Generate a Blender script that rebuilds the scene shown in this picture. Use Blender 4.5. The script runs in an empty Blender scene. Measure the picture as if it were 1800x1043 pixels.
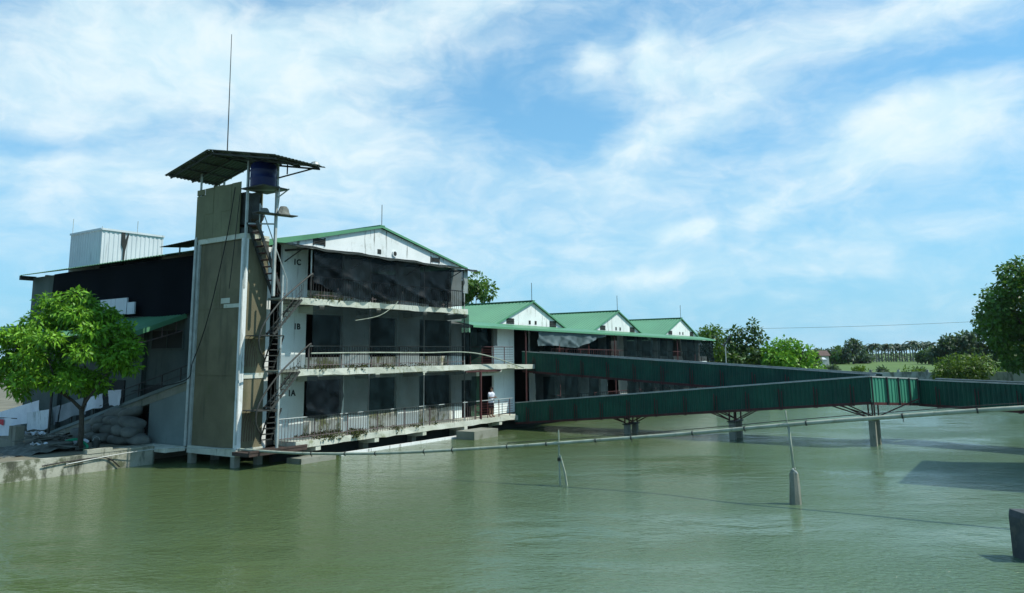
import bpy, bmesh, math, random
import numpy as np
from mathutils import Vector, Matrix
random.seed(7); RNG = np.random.default_rng(7)
S = bpy.context.scene
COL = S.collection
R = math.radians

# ------------------------------------------------------------------ camera
cam_d = bpy.data.cameras.new('camera'); cam = bpy.data.objects.new('camera', cam_d); COL.objects.link(cam)
cam_d.sensor_fit = 'HORIZONTAL'; cam_d.sensor_width = 36.0; cam_d.lens = 27.0
cam_d.shift_y = -(521.5 - 413.0) / 1800.0
cam_d.clip_start = 0.1; cam_d.clip_end = 6000
H = 4.3
_p, _r = R(8.94726), R(0.67223)
_f = Vector((0, math.cos(_p), math.sin(_p))); _x = Vector((1, 0, 0)); _u = _x.cross(_f)
_xr = _x * math.cos(_r) - _u * math.sin(_r); _ur = _u * math.cos(_r) + _x * math.sin(_r)
cam.matrix_world = Matrix(((_xr.x, _ur.x, -_f.x, 0), (_xr.y, _ur.y, -_f.y, 0), (_xr.z, _ur.z, -_f.z, H), (0, 0, 0, 1)))
S.camera = cam

# ------------------------------------------------------------------ light
SUN_EL = R(53); SUN_AZ = R(98)          # azimuth clockwise from +Y
sd = Vector((math.sin(SUN_AZ) * math.cos(SUN_EL), math.cos(SUN_AZ) * math.cos(SUN_EL), math.sin(SUN_EL)))
sl = bpy.data.lights.new('sun', 'SUN'); sl.energy = 5.0; sl.angle = R(0.5); sl.color = (1.0, 0.96, 0.87)
so = bpy.data.objects.new('sun', sl); COL.objects.link(so); so.location = (60, -10, 80)
so.rotation_euler = (-sd).to_track_quat('-Z', 'Y').to_euler()
S.view_settings.view_transform = 'Standard'; S.view_settings.look = 'None'
S.view_settings.exposure = 0.0; S.view_settings.gamma = 1.0
try: S.view_settings.use_curve_mapping = False
except Exception: pass

class NT:
    """small node-building helper"""
    def __init__(s, tree): s.t = tree; s.n = tree.nodes; s.l = tree.links
    def new(s, typ, **kw):
        n = s.n.new(typ)
        for k, v in kw.items(): setattr(n, k, v)
        return n
    def set(s, sock, v):
        if hasattr(v, 'is_output'): s.l.new(v, sock)
        else: sock.default_value = v
    def math(s, op, a, b=0.0, c=0.0, clamp=False):
        n = s.new('ShaderNodeMath', operation=op, use_clamp=clamp)
        s.set(n.inputs[0], a); s.set(n.inputs[1], b); s.set(n.inputs[2], c); return n.outputs[0]
    def mix(s, f, a, b, blend='MIX'):
        n = s.new('ShaderNodeMix', data_type='RGBA', blend_type=blend)
        s.set(n.inputs[0], f); s.set(n.inputs[6], a if hasattr(a, 'is_output') else (*a[:3], 1)); s.set(n.inputs[7], b if hasattr(b, 'is_output') else (*b[:3], 1))
        return n.outputs[2]
    def noise(s, vec, scale, detail=4, rough=0.55, dist=0.0):
        n = s.new('ShaderNodeTexNoise'); s.set(n.inputs['Vector'], vec)
        n.inputs['Scale'].default_value = scale; n.inputs['Detail'].default_value = detail
        n.inputs['Roughness'].default_value = rough; n.inputs['Distortion'].default_value = dist
        return n.outputs[0]
    def smooth(s, x, a, b):
        n = s.new('ShaderNodeMapRange', interpolation_type='SMOOTHSTEP'); s.set(n.inputs[0], x)
        n.inputs[1].default_value = a; n.inputs[2].default_value = b; return n.outputs[0]
    def mapping(s, vec, scale=(1, 1, 1), rot=(0, 0, 0), loc=(0, 0, 0)):
        n = s.new('ShaderNodeMapping'); s.set(n.inputs[0], vec)
        n.inputs[1].default_value = loc; n.inputs[2].default_value = rot; n.inputs[3].default_value = scale
        return n.outputs[0]

# ------------------------------------------------------------------ world: sky + clouds
w = bpy.data.worlds.new('World'); S.world = w; w.use_nodes = True
nt = NT(w.node_tree); nt.n.clear()
out = nt.new('ShaderNodeOutputWorld')
sky = nt.new('ShaderNodeTexSky', sky_type='NISHITA'); sky.sun_disc = False
sky.sun_elevation = SUN_EL; sky.sun_rotation = SUN_AZ; sky.air_density = 1.0; sky.dust_density = 1.2; sky.ozone_density = 1.5
tc = nt.new('ShaderNodeTexCoord'); sep = nt.new('ShaderNodeSeparateXYZ'); nt.l.new(tc.outputs['Generated'], sep.inputs[0])
az = nt.math('ARCTAN2', sep.outputs[0], sep.outputs[1]); el = nt.math('ARCSINE', sep.outputs[2])
cmb = nt.new('ShaderNodeCombineXYZ'); nt.set(cmb.inputs[0], az); nt.set(cmb.inputs[1], el)
AE = cmb.outputs[0]
warp = nt.new('ShaderNodeTexNoise'); nt.set(warp.inputs['Vector'], nt.mapping(AE, (5, 9, 1))); warp.inputs['Scale'].default_value = 1.0; warp.inputs['Detail'].default_value = 5
wv = nt.new('ShaderNodeVectorMath', operation='SUBTRACT'); nt.l.new(warp.outputs['Color'], wv.inputs[0]); wv.inputs[1].default_value = (0.5, 0.5, 0.5)
ws = nt.new('ShaderNodeVectorMath', operation='MULTIPLY_ADD'); nt.l.new(wv.outputs[0], ws.inputs[0]); ws.inputs[1].default_value = (0.16, 0.075, 0); nt.l.new(AE, ws.inputs[2])
s2 = nt.new('ShaderNodeSeparateXYZ'); nt.l.new(ws.outputs[0], s2.inputs[0])
BL = [  # azimuth, elevation, half-widths, amount, tilt: the cloud banks
 (-.43, .375, .26, .065, 1.25, -.10), (-.13, .425, .20, .045, .95, .15), (-.56, .300, .15, .045, .75, 0), (-.25, .295, .13, .05, .75, .0),
 (-.20, .215, .27, .065, .62, 0), (-.52, .215, .19, .05, .6, 0), (.27, .365, .11, .045, .95, .05), (.185, .375, .032, .04, .85, 0),
 (.11, .372, .026, .020, .95, .3), (.205, .285, .12, .030, .85, .30), (.52, .395, .16, .035, 1.0, .15), (.50, .262, .098, .038, 1.9, .08),
 (.43, .212, .20, .028, .5, 0), (.215, .152, .042, .013, 1.2, .05), (.32, .172, .045, .02, .8, .2), (.42, .130, .17, .028, .45, 0),
 (.14, .225, .08, .045, .5, .3), (.20, .095, .11, .011, .7, .05), (.0, .13, .3, .05, .35, 0), (-.60, .14, .2, .03, .35, 0),
 (-.05, .325, .14, .050, -.34, -.2), (.05, .29, .10, .05, -.28, -.3), (-.62, .395, .06, .03, -.55, 0), (-.40, .288, .10, .022, -.5, .25), (-.57, .245, .10, .015, -.45, 0), (.55, .322, .14, .022, -.5, .12),
 (1.3, .45, .4, .12, .5, 0), (-1.4, .45, .4, .12, .5, 0), (2.6, .4, .5, .15, .4, 0)]
acc = None
for a0, e0, sa, se, amp, tl in BL:
    dx = nt.math('SUBTRACT', s2.outputs[0], a0); dy = nt.math('SUBTRACT', s2.outputs[1], e0)
    c, s_ = math.cos(tl), math.sin(tl)
    X = nt.math('ADD', nt.math('MULTIPLY', dx, c / sa), nt.math('MULTIPLY', dy, s_ / sa))
    Y = nt.math('ADD', nt.math('MULTIPLY', dx, -s_ / se), nt.math('MULTIPLY', dy, c / se))
    q = nt.math('ADD', nt.math('MULTIPLY', X, X), nt.math('MULTIPLY', Y, Y))
    g = nt.math('MULTIPLY', nt.math('EXPONENT', nt.math('MULTIPLY', q, -1.0)), amp * .78)
    acc = g if acc is None else nt.math('ADD', acc, g)
wisp = nt.noise(nt.mapping(ws.outputs[0], (7, 26, 1), (0, 0, -.12)), 1.0, 7, .62, .4)
puff = nt.noise(nt.mapping(ws.outputs[0], (16, 24, 1)), 1.0, 7, .58, .2)
tex = nt.math('ADD', nt.math('MULTIPLY', nt.math('SUBTRACT', wisp, .5), .95), nt.math('MULTIPLY', nt.math('SUBTRACT', puff, .5), .75))
cov = nt.math('ADD', acc, tex)
cov = nt.smooth(cov, -.24, 1.06)
cov = nt.math('POWER', cov, .85)
skyc = nt.new('ShaderNodeMix', data_type='RGBA', blend_type='MULTIPLY'); skyc.inputs[0].default_value = 1
nt.l.new(sky.outputs[0], skyc.inputs[6]); skyc.inputs[7].default_value = (.56, 1.46, 1.90, 1)
hz = nt.math('EXPONENT', nt.math('MULTIPLY', nt.math('MAXIMUM', el, 0), -2.3))
bluefix = nt.mix(nt.math('MULTIPLY', hz, .92), skyc.outputs[2], (3.8, 7.3, 9.8))
cloudc = nt.mix(nt.smooth(puff, .3, .75), (7.2, 9.6, 10.6), (9.3, 10.6, 11.0))
fin = nt.mix(nt.math('MULTIPLY', cov, .93), bluefix, cloudc)
bg = nt.new('ShaderNodeBackground'); nt.l.new(fin, bg.inputs[0]); bg.inputs[1].default_value = 0.095
nt.l.new(bg.outputs[0], out.inputs[0])

# ------------------------------------------------------------------ materials
def pos(nt):
    return nt.new('ShaderNodeNewGeometry').outputs['Position']
def base_mat(name, rough=.8, spec=.3, metal=0.0):
    m = bpy.data.materials.new(name); m.use_nodes = True; nt = NT(m.node_tree); nt.n.clear()
    o = nt.new('ShaderNodeOutputMaterial'); b = nt.new('ShaderNodeBsdfPrincipled'); nt.l.new(b.outputs[0], o.inputs[0])
    b.inputs['Roughness'].default_value = rough; b.inputs['Specular IOR Level'].default_value = spec; b.inputs['Metallic'].default_value = metal
    return m, nt, b, o
def mat(name, c1, c2=None, scale=1.2, streak=None, streak_amt=.5, streak_scale=(5, 5, .45), streak_rng=(.56, .74), blot=None, blot_amt=.6, blot_scale=2.5, blot_rng=(.55, .68), rough=.8, spec=.25, metal=0., bump=.0, bump_scale=30):
    m, nt, b, o = base_mat(name, rough, spec, metal)
    P = pos(nt)
    c2 = c2 or tuple(x * .82 for x in c1)
    c = nt.mix(nt.smooth(nt.noise(P, scale, 5, .6), .3, .7), c1, c2)
    if streak:
        c = nt.mix(nt.math('MULTIPLY', nt.smooth(nt.noise(nt.mapping(P, streak_scale), 1.0, 5, .65), *streak_rng), streak_amt), c, streak)
    if blot:
        c = nt.mix(nt.math('MULTIPLY', nt.smooth(nt.noise(P, blot_scale, 6, .7), *blot_rng), blot_amt), c, blot)
    fine = nt.noise(P, 22, 3, .6)
    c = nt.mix(.35, c, nt.mix(1.0, c, nt.mix(fine, (.55, .55, .55), (1.25, 1.25, 1.25)), 'MULTIPLY'))
    nt.l.new(c, b.inputs['Base Color'])
    if bump:
        bm = nt.new('ShaderNodeBump'); bm.inputs['Strength'].default_value = bump; bm.inputs['Distance'].default_value = .05
        nt.l.new(nt.noise(P, bump_scale, 4, .6), bm.inputs['Height']); nt.l.new(bm.outputs[0], b.inputs['Normal'])
    return m
def net_mat(name, col, opaque, rough=.8, spec=0.):
    m, nt, b, o = base_mat(name, rough, spec)
    P = pos(nt)
    nt.l.new(nt.mix(nt.smooth(nt.noise(nt.mapping(P, (1.5, 1.5, 1.0)), 1.3, 5, .6), .35, .7), col, tuple(x * 2.4 for x in col)), b.inputs['Base Color'])
    tr = nt.new('ShaderNodeBsdfTransparent'); mx = nt.new('ShaderNodeMixShader')
    nt.set(mx.inputs[0], nt.math('ADD', opaque - .08, nt.math('MULTIPLY', nt.noise(P, 1.1, 3), .16)))
    nt.l.new(tr.outputs[0], mx.inputs[1]); nt.l.new(b.outputs[0], mx.inputs[2]); nt.l.new(mx.outputs[0], o.inputs[0])
    return m
def leaf_mat(name, c1, c2, trans=.35):
    m, nt, b, o = base_mat(name, .5, .35)
    g = nt.new('ShaderNodeNewGeometry')
    c = nt.mix(g.outputs['Random Per Island'], c1, c2)
    c = nt.mix(nt.smooth(nt.noise(g.outputs['Position'], .9, 3), .35, .7), c, nt.mix(.55, c, c1))
    nt.l.new(c, b.inputs['Base Color'])
    t = nt.new('ShaderNodeBsdfTranslucent'); nt.l.new(nt.mix(.5, c, (.16, .28, .02)), t.inputs[0])
    mx = nt.new('ShaderNodeMixShader'); mx.inputs[0].default_value = trans
    nt.l.new(b.outputs[0], mx.inputs[1]); nt.l.new(t.outputs[0], mx.inputs[2]); nt.l.new(mx.outputs[0], o.inputs[0])
    return m
M = {}
M['white'] = mat('stained_white_wall', (.74, .76, .74), (.62, .66, .64), .5, streak=(.10, .105, .085), streak_amt=.85, streak_rng=(.56, .70), blot=(.33, .34, .27), blot_amt=.35, blot_scale=1.4)
M['white_low'] = mat('mossy_white_wall', (.66, .68, .63), (.5, .52, .45), 1.5, streak=(.10, .10, .06), streak_amt=.8, streak_scale=(4, 4, 1.0), streak_rng=(.5, .68), blot=(.16, .17, .04), blot_amt=.85, blot_scale=1.6, blot_rng=(.47, .62))
M['pier'] = mat('painted_pier', (.80, .88, .86), (.70, .78, .76), .6, streak=(.2, .24, .23), streak_amt=.5)
M['slab'] = mat('mossy_concrete_edge', (.58, .60, .52), (.46, .48, .39), 1.0, streak=(.12, .13, .08), streak_amt=.75, streak_scale=(4, 4, .9), blot=(.17, .19, .07), blot_amt=.7, blot_scale=1.5, bump=.4)
M['conc'] = mat('weathered_concrete', (.27, .275, .23), (.19, .20, .155), .8, streak=(.08, .085, .06), streak_amt=.8, streak_scale=(3, 3, .5), blot=(.10, .11, .06), blot_amt=.6, blot_scale=2, bump=.5)
M['darkconc'] = mat('shaded_concrete', (.085, .095, .10), (.05, .06, .062), 2.5, blot=(.12, .12, .10), bump=.5)  # bollard only: the shadow lying over it is painted into the colour
M['kerb'] = mat('stained_quay_concrete', (.50, .50, .42), (.24, .25, .195), .35, streak=(.05, .055, .038), streak_amt=.9, streak_scale=(1.6, 1.6, .45), streak_rng=(.46, .60), blot=(.07, .085, .04), blot_amt=.85, blot_scale=1.1, blot_rng=(.5, .62), bump=.5)
M['tower'] = mat('brown_cement_render', (.185, .165, .10), (.13, .118, .072), .5, streak=(.06, .06, .04), streak_amt=.55, streak_scale=(1.7, 1.7, .32), streak_rng=(.48, .68), blot=(.10, .11, .05), blot_amt=.5, blot_scale=.8, bump=.3)
M['board'] = mat('olive_fibre_board', (.185, .19, .11), (.135, .14, .08), .7, streak=(.08, .085, .05), streak_amt=.5, streak_scale=(3, 3, .3))
M['grey_wall'] = mat('grey_painted_wall', (.19, .24, .23), (.14, .18, .175), .5, streak=(.06, .08, .07), streak_amt=.5)
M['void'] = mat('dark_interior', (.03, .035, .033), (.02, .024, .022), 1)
M['roof'] = mat('green_metal_roof', (.095, .27, .14), (.075, .22, .115), .3, streak=(.05, .16, .10), streak_amt=.4, streak_scale=(2, 2, 2), blot=(.06, .15, .08), blot_amt=.4, blot_scale=.9, rough=.45, spec=.4)
M['ramp'] = mat('shaded_green_sheet', (.011, .085, .055), (.007, .055, .040), .9, blot=(.045, .035, .025), blot_amt=.45, blot_scale=2.2, blot_rng=(.58, .70), streak=(.022, .05, .042), streak_amt=.7, streak_scale=(6, 6, .4), rough=.5, spec=.3)  # walkway green with the shade of its unlit sides painted in
M['canopy'] = mat('old_canopy_sheet', (.07, .095, .08), (.05, .065, .055), .8, streak=(.2, .13, .07), streak_amt=.3, rough=.6)
M['darksheet'] = mat('dark_roof_edge', (.03, .038, .034), (.018, .024, .022), 1.5)
M['rust'] = mat('red_brown_steel', (.10, .033, .033), (.06, .026, .025), 4, blot=(.05, .03, .02), rough=.6)
M['brownsteel'] = mat('brown_stained_steel', (.075, .05, .042), (.045, .036, .03), 3)
M['rail'] = mat('dull_railing_steel', (.18, .14, .135), (.09, .07, .065), 5, rough=.6)
M['steel'] = mat('galvanised_steel', (.42, .46, .44), (.30, .33, .31), 3, streak=(.16, .12, .08), streak_amt=.5, rough=.45, spec=.5)
M['dksteel'] = mat('dark_painted_steel', (.055, .06, .055), (.035, .035, .03), 4, rough=.6)
M['pipe'] = mat('bamboo_grey_pipe', (.36, .40, .32), (.26, .29, .22), 3, blot=(.12, .13, .08), blot_scale=5)
M['net'] = net_mat('black_shade_net', (.0035, .0065, .0075), .77)
M['net2'] = net_mat('thin_shade_net', (.005, .010, .011), .68)
M['tarp'] = net_mat('black_plastic_tarp', (.004, .0065, .008), .84, .5, .05)
M['flank_tarp'] = mat('matt_black_netting', (.006, .008, .011), (.004, .006, .008), .8, rough=.95, spec=.05)
M['flank'] = mat('shaded_flank_wall', (.095, .125, .115), (.06, .085, .075), .6, streak=(.03, .04, .035), streak_amt=.7)  # grey wall colour split off darker: the flank's deep shade is painted in
M['lit_sheet'] = mat('sunlit_green_sheet', (.07, .30, .19), (.055, .25, .16), .6, streak=(.03, .12, .08), streak_amt=.5, streak_scale=(6, 6, .4), rough=.5)  # same walkway green, sunlight on the landing panel painted into the colour
M['greytarp'] = mat('blue_grey_tarp', (.085, .125, .13), (.06, .09, .095), 1.2, rough=.6)
M['tank'] = mat('blue_plastic', (.006, .018, .11), (.005, .012, .08), 2, rough=.45, spec=.4)
M['box'] = mat('streaked_white_cladding', (.56, .60, .62), (.48, .52, .54), .5, streak=(.12, .14, .14), streak_amt=.7, streak_scale=(5, 5, .25), streak_rng=(.58, .72), rough=.6)
M['sack'] = mat('dusty_sack', (.20, .21, .185), (.10, .11, .10), 1.1, blot=(.15, .15, .11), bump=.4, bump_scale=12)
M['far_wall'] = mat('lime_streaked_wall', (.52, .53, .48), (.36, .38, .33), .5, streak=(.12, .13, .10), streak_amt=.85, streak_scale=(1.2, 1.2, .3), streak_rng=(.46, .6))
M['net_dense'] = net_mat('dense_shade_net', (.004, .008, .009), .90)
M['moss'] = leaf_mat('moss_growth', (.035, .045, .010), (.10, .10, .03), .15)
M['cloth_w'] = mat('white_cloth', (.72, .76, .80), (.6, .64, .7), 1.5)
M['cloth_g'] = mat('grey_cloth', (.25, .28, .29), (.17, .20, .21), 1.5)
M['cloth_s'] = mat('cloth_with_bold_streaks', (.66, .72, .74), (.55, .6, .64), 1.0, streak=(.10, .16, .14), streak_amt=.8, streak_scale=(7, 7, .8), streak_rng=(.58, .66))
M['red'] = mat('red_print', (.55, .06, .08), (.45, .06, .07), 6)
M['bark'] = mat('dark_bark', (.07, .06, .045), (.045, .04, .03), 5, bump=.5)
M['palm_bark'] = mat('pale_palm_trunk', (.20, .20, .18), (.15, .15, .13), 3)
M['leaf_a'] = leaf_mat('bright_green_leaf', (.07, .21, .012), (.24, .50, .03), .30)
M['leaf_b'] = leaf_mat('deep_green_leaf', (.025, .07, .016), (.06, .14, .022), .3)
M['leaf_f'] = leaf_mat('glossy_dark_leaf', (.03, .09, .014), (.10, .23, .025), .3)
M['leaf_c'] = leaf_mat('bush_green_leaf', (.05, .11, .012), (.11, .20, .02), .35)
M['leaf_d'] = leaf_mat('hazed_green_leaf', (.040, .078, .050), (.065, .115, .068), .3)  # paler and bluer: distance haze painted into the leaf colour
M['leaf_e'] = leaf_mat('mid_green_leaf', (.04, .11, .015), (.09, .19, .03), .35)
M['soil'] = mat('bank_soil', (.20, .19, .14), (.13, .125, .09), .5, blot=(.09, .11, .04), blot_scale=.7, bump=.6, bump_scale=6)
M['field'] = mat('field_grass', (.105, .175, .036), (.075, .13, .03), .03, streak=(.17, .18, .06), streak_amt=.6, streak_scale=(.01, .08, 1), blot=(.05, .09, .03), blot_scale=.05, bump=.4, bump_scale=2)
M['debris'] = mat('dusty_debris', (.16, .17, .15), (.09, .10, .085), 4, blot=(.4, .42, .42), blot_scale=6, blot_rng=(.62, .66))
M['hose'] = mat('green_hose', (.02, .30, .16), (.02, .22, .12), 3, rough=.4)
M['black'] = mat('black_rubber', (.012, .013, .013), (.02, .02, .02), 4, rough=.6)
M['skin'] = mat('skin', (.32, .19, .13), (.28, .16, .11), 9)
M['shirt'] = mat('white_shirt_cloth', (.66, .68, .74), (.55, .57, .64), 6)
M['shorts'] = mat('dark_shorts_cloth', (.03, .03, .035), (.02, .02, .025), 6)
M['hair'] = mat('black_hair', (.012, .01, .01), (.02, .016, .014), 20)
M['housewall'] = mat('far_house_wall', (.62, .60, .55), (.5, .48, .44), 1)
M['tile'] = mat('red_tile', (.14, .09, .075), (.10, .07, .06), 2)
M['ink'] = mat('black_paint', (.03, .035, .035), (.05, .055, .055), 9)
M['door'] = mat('dark_green_door', (.03, .09, .05), (.025, .07, .04), 2)

# water
def water_mat():
    m, nt, b, o = base_mat('murky_green_water', .06, .5)
    P = pos(nt); b.inputs['IOR'].default_value = 1.33
    sp = nt.new('ShaderNodeSeparateXYZ'); nt.l.new(P, sp.inputs[0])
    silt_and_sky = nt.math('ADD', nt.smooth(nt.math('ADD', sp.outputs[0], nt.math('MULTIPLY', sp.outputs[1], -.35)), -16, 12), nt.math('MULTIPLY', nt.math('SUBTRACT', nt.noise(P, .06, 4, .6), .5), 1.2), clamp=True)
    c = nt.mix(silt_and_sky, (.074, .110, .042), (.098, .164, .104))  # bluer towards the right: sky reflection painted into the water colour
    nt.l.new(c, b.inputs['Base Color'])
    n1 = nt.noise(nt.mapping(P, (3.0, 5.2, 1), (0, 0, .35)), 1.6, 4, .55, .3)
    n2 = nt.noise(nt.mapping(P, (.8, 1.5, 1), (0, 0, -.25)), 1.0, 3, .5, .2)
    n3 = nt.noise(nt.mapping(P, (.6, 1.3, 1), (0, 0, .3)), .085, 4, .62)
    hgt = nt.math('ADD', nt.math('MULTIPLY', n1, nt.math('ADD', .18, nt.math('MULTIPLY', nt.smooth(n3, .40, .60), 1.15))), nt.math('MULTIPLY', n2, nt.math('ADD', .3, nt.math('MULTIPLY', n3, .9))))
    bm = nt.new('ShaderNodeBump'); bm.inputs['Strength'].default_value = .7; bm.inputs["Distance"].default_value = .105
    nt.l.new(hgt, bm.inputs['Height']); nt.l.new(bm.outputs[0], b.inputs['Normal'])
    return m
M['water'] = water_mat()

# ------------------------------------------------------------------ mesh building
O0 = Vector((-9.30, 32.61, 0)); UU = Vector((.56157, .82743, 0)); NN = Vector((.82743, -.56157, 0))
def B(p):                                    # facade frame (u along the front, n out over the water, z up) -> world
    return O0 + UU * p[0] + NN * p[1] + Vector((0, 0, p[2]))
def Brow(p):                                 # the long row settles a little towards its far end
    return O0 + UU * p[0] + NN * p[1] + Vector((0, 0, p[2] - .0105 * max(0, p[0] - 12.4)))
def I(p): return Vector(p)
class MB:
    def __init__(s, f=I): s.v = []; s.fc = []; s.f = f; s.mk = []
    def add(s, vs, fs):
        k = len(s.v); s.mk.append((k, len(s.fc))); s.v += [s.f(p) for p in vs]; s.fc += [tuple(i + k for i in f) for f in fs]; return s
    def box(s, x0, x1, y0, y1, z0, z1):
        return s.add([(x0, y0, z0), (x1, y0, z0), (x1, y1, z0), (x0, y1, z0), (x0, y0, z1), (x1, y0, z1), (x1, y1, z1), (x0, y1, z1)],
                     [(0, 3, 2, 1), (4, 5, 6, 7), (0, 1, 5, 4), (1, 2, 6, 5), (2, 3, 7, 6), (3, 0, 4, 7)])
    def poly(s, pts): return s.add(pts, [tuple(range(len(pts)))])
    def prism(s, pts, d):
        n = len(pts); d = Vector(d)
        return s.add(list(pts) + [tuple(Vector(p) + d) for p in pts], [tuple(range(n))[::-1], tuple(range(n, 2 * n))] + [(i, (i + 1) % n, n + (i + 1) % n, n + i) for i in range(n)])
    def bar(s, p, q, w, h=None):
        p, q = Vector(p), Vector(q); h = h or w; d = (q - p).normalized()
        a = d.cross(Vector((0, 0, 1)))
        a = Vector((1, 0, 0)) if a.length < 1e-3 else a.normalized()
        b = a.cross(d).normalized()
        vs = [tuple(e + a * sx * w / 2 + b * sy * h / 2) for e in (p, q) for sx, sy in ((-1, -1), (1, -1), (1, 1), (-1, 1))]
        return s.add(vs, [(0, 1, 2, 3), (7, 6, 5, 4)] + [(i, i + 4, (i + 1) % 4 + 4, (i + 1) % 4) for i in range(4)])
    def tube(s, pts, r, n=6, r2=None):
        pts = [Vector(p) for p in pts]; m = len(pts); vs = []
        prev = None
        for i, p in enumerate(pts):
            d = (pts[min(i + 1, m - 1)] - pts[max(i - 1, 0)]).normalized()
            a = prev - d * prev.dot(d) if prev else d.cross(Vector((0, 0, 1)))
            if a.length < 1e-3: a = d.cross(Vector((1, 0, 0)))
            a.normalize(); prev = a; b = d.cross(a)
            rr = r[i] if isinstance(r, (list, tuple)) else (r if r2 is None else r + (r2 - r) * i / (m - 1))
            vs += [tuple(p + (a * math.cos(t) + b * math.sin(t)) * rr) for t in (2 * math.pi * k / n for k in range(n))]
        fs = [(i * n + k, i * n + (k + 1) % n, (i + 1) * n + (k + 1) % n, (i + 1) * n + k) for i in range(m - 1) for k in range(n)]
        return s.add(vs, fs + [tuple(range(n))[::-1], tuple((m - 1) * n + k for k in range(n))])
    def sheet(s, fn, nu, nv, thick=None):
        vs = [fn(i / nu, j / nv) for j in range(nv + 1) for i in range(nu + 1)]
        fs = [(j * (nu + 1) + i, j * (nu + 1) + i + 1, (j + 1) * (nu + 1) + i + 1, (j + 1) * (nu + 1) + i) for j in range(nv) for i in range(nu)]
        return s.add(vs, fs)
    def blob(s, c, r, n=10, m=7, wob=.12, seed=0, power=1.0):
        rd = random.Random(seed); c = Vector(c); ph = [rd.uniform(0, 6.28) for _ in range(6)]
        def g(x): return math.copysign(abs(x) ** power, x)
        vs = []; fs = []
        for j in range(m + 1):
            t = math.pi * j / m
            for i in range(n):
                a = 2 * math.pi * i / n
                k = 1 + wob * (math.sin(2 * a + ph[0] + t) + .6 * math.sin(3 * a + ph[1]) * math.sin(2 * t + ph[2]))
                vs.append((c.x + r[0] * k * g(math.sin(t)) * g(math.cos(a)), c.y + r[1] * k * g(math.sin(t)) * g(math.sin(a)), c.z + r[2] * g(math.cos(t)) * (1 + wob * .5 * math.sin(a + ph[3]))))
        for j in range(m):
            for i in range(n): fs.append((j * n + i, j * n + (i + 1) % n, (j + 1) * n + (i + 1) % n, (j + 1) * n + i))
        return s.add(vs, fs)
WL = {}
def base_of(vs):
    xs = [v.x for v in vs]; ys = [v.y for v in vs]; zs = [v.z for v in vs]
    return Vector(((min(xs) + max(xs)) / 2, (min(ys) + max(ys)) / 2, min(zs)))
def build(mb, name, m, parent=None, smooth=False, label=None, normals=True):
    me = bpy.data.meshes.new(name)
    org = WL[parent.name] if parent else base_of(mb.v)
    me.from_pydata([tuple(v - org) for v in mb.v], [], mb.fc)
    if normals and len(mb.fc) < 60000:
        bm = bmesh.new(); bm.from_mesh(me); bmesh.ops.recalc_face_normals(bm, faces=bm.faces); bm.to_mesh(me); bm.free()
    if smooth: me.polygons.foreach_set('use_smooth', [True] * len(me.polygons))
    me.materials.append(m if not isinstance(m, str) else M[m]); me.update()
    o = bpy.data.objects.new(name, me); COL.objects.link(o)
    if parent: o.parent = parent; WL[o.name] = org
    else: o.location = org; WL[o.name] = org
    if label: o['label'] = label
    return o
def build_each(mb, name, m, parent, **k):
    """one part per primitive"""
    res = []; ends = mb.mk[1:] + [(len(mb.v), len(mb.fc))]
    for (v0, f0), (v1, f1) in zip(mb.mk, ends):
        q = MB(); q.v = mb.v[v0:v1]; q.fc = [tuple(i - v0 for i in f) for f in mb.fc[f0:f1]]; res.append(build(q, name, m, parent, **k))
    return res
def tag(o, label, cat, group=None, kind=None):
    o['label'] = label; o['category'] = cat
    if group: o['group'] = group
    if kind: o['kind'] = kind
    return o
def struct(o, label, cat): return tag(o, label, cat, kind='structure')
def thing(name, label, cat, loc, group=None):
    o = bpy.data.objects.new(name, None); COL.objects.link(o); o.location = loc; WL[o.name] = Vector(loc)
    o.empty_display_size = .3
    return tag(o, label, cat, group)
def dup(root, loc, rz=0, sc=1.0, label=None):
    r = root.copy(); COL.objects.link(r); r.location = loc; r.rotation_euler = (0, 0, rz); r.scale = (sc, sc, sc)
    if label: r['label'] = label
    for ch in list(root.children):
        c = ch.copy(); COL.objects.link(c); c.parent = r
        for g in list(ch.children):
            d = g.copy(); COL.objects.link(d); d.parent = c
    return r
def corr(f, p0, e1, e2, pitch=.2, depth=.03, thick=.012, ny=1):
    """ribbed metal sheet: p0 corner, e1 across the ribs, e2 along them"""
    p0, e1, e2 = Vector(p0), Vector(e1), Vector(e2); nrm = e1.cross(e2).normalized(); L = e1.length
    n = max(1, int(round(L / pitch))); pts = []
    for i in range(n):
        for fr, dd in ((0, 0), (.18, 0), (.30, 1), (.62, 1), (.74, 0)): pts.append(((i + fr) / n, dd))
    pts.append((1, 0)); mb = MB(f); k = len(pts)
    vs = []
    for t in (0, -thick):
        for a, dd in pts:
            for j in range(ny + 1): vs.append(tuple(p0 + e1 * a + nrm * (dd * depth + t) + e2 * (j / ny)))
    fs = []; off = k * (ny + 1)
    for l in (0, off):
        for i in range(k - 1):
            for j in range(ny): a = l + i * (ny + 1) + j; fs.append((a, a + 1, a + ny + 2, a + ny + 1))
    for i in range(k - 1):
        a = i * (ny + 1); fs.append((a, a + ny + 1, a + ny + 1 + off, a + off)); a += ny; fs.append((a, a + ny + 1, a + ny + 1 + off, a + off))
    mb.add(vs, fs); return mb
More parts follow.
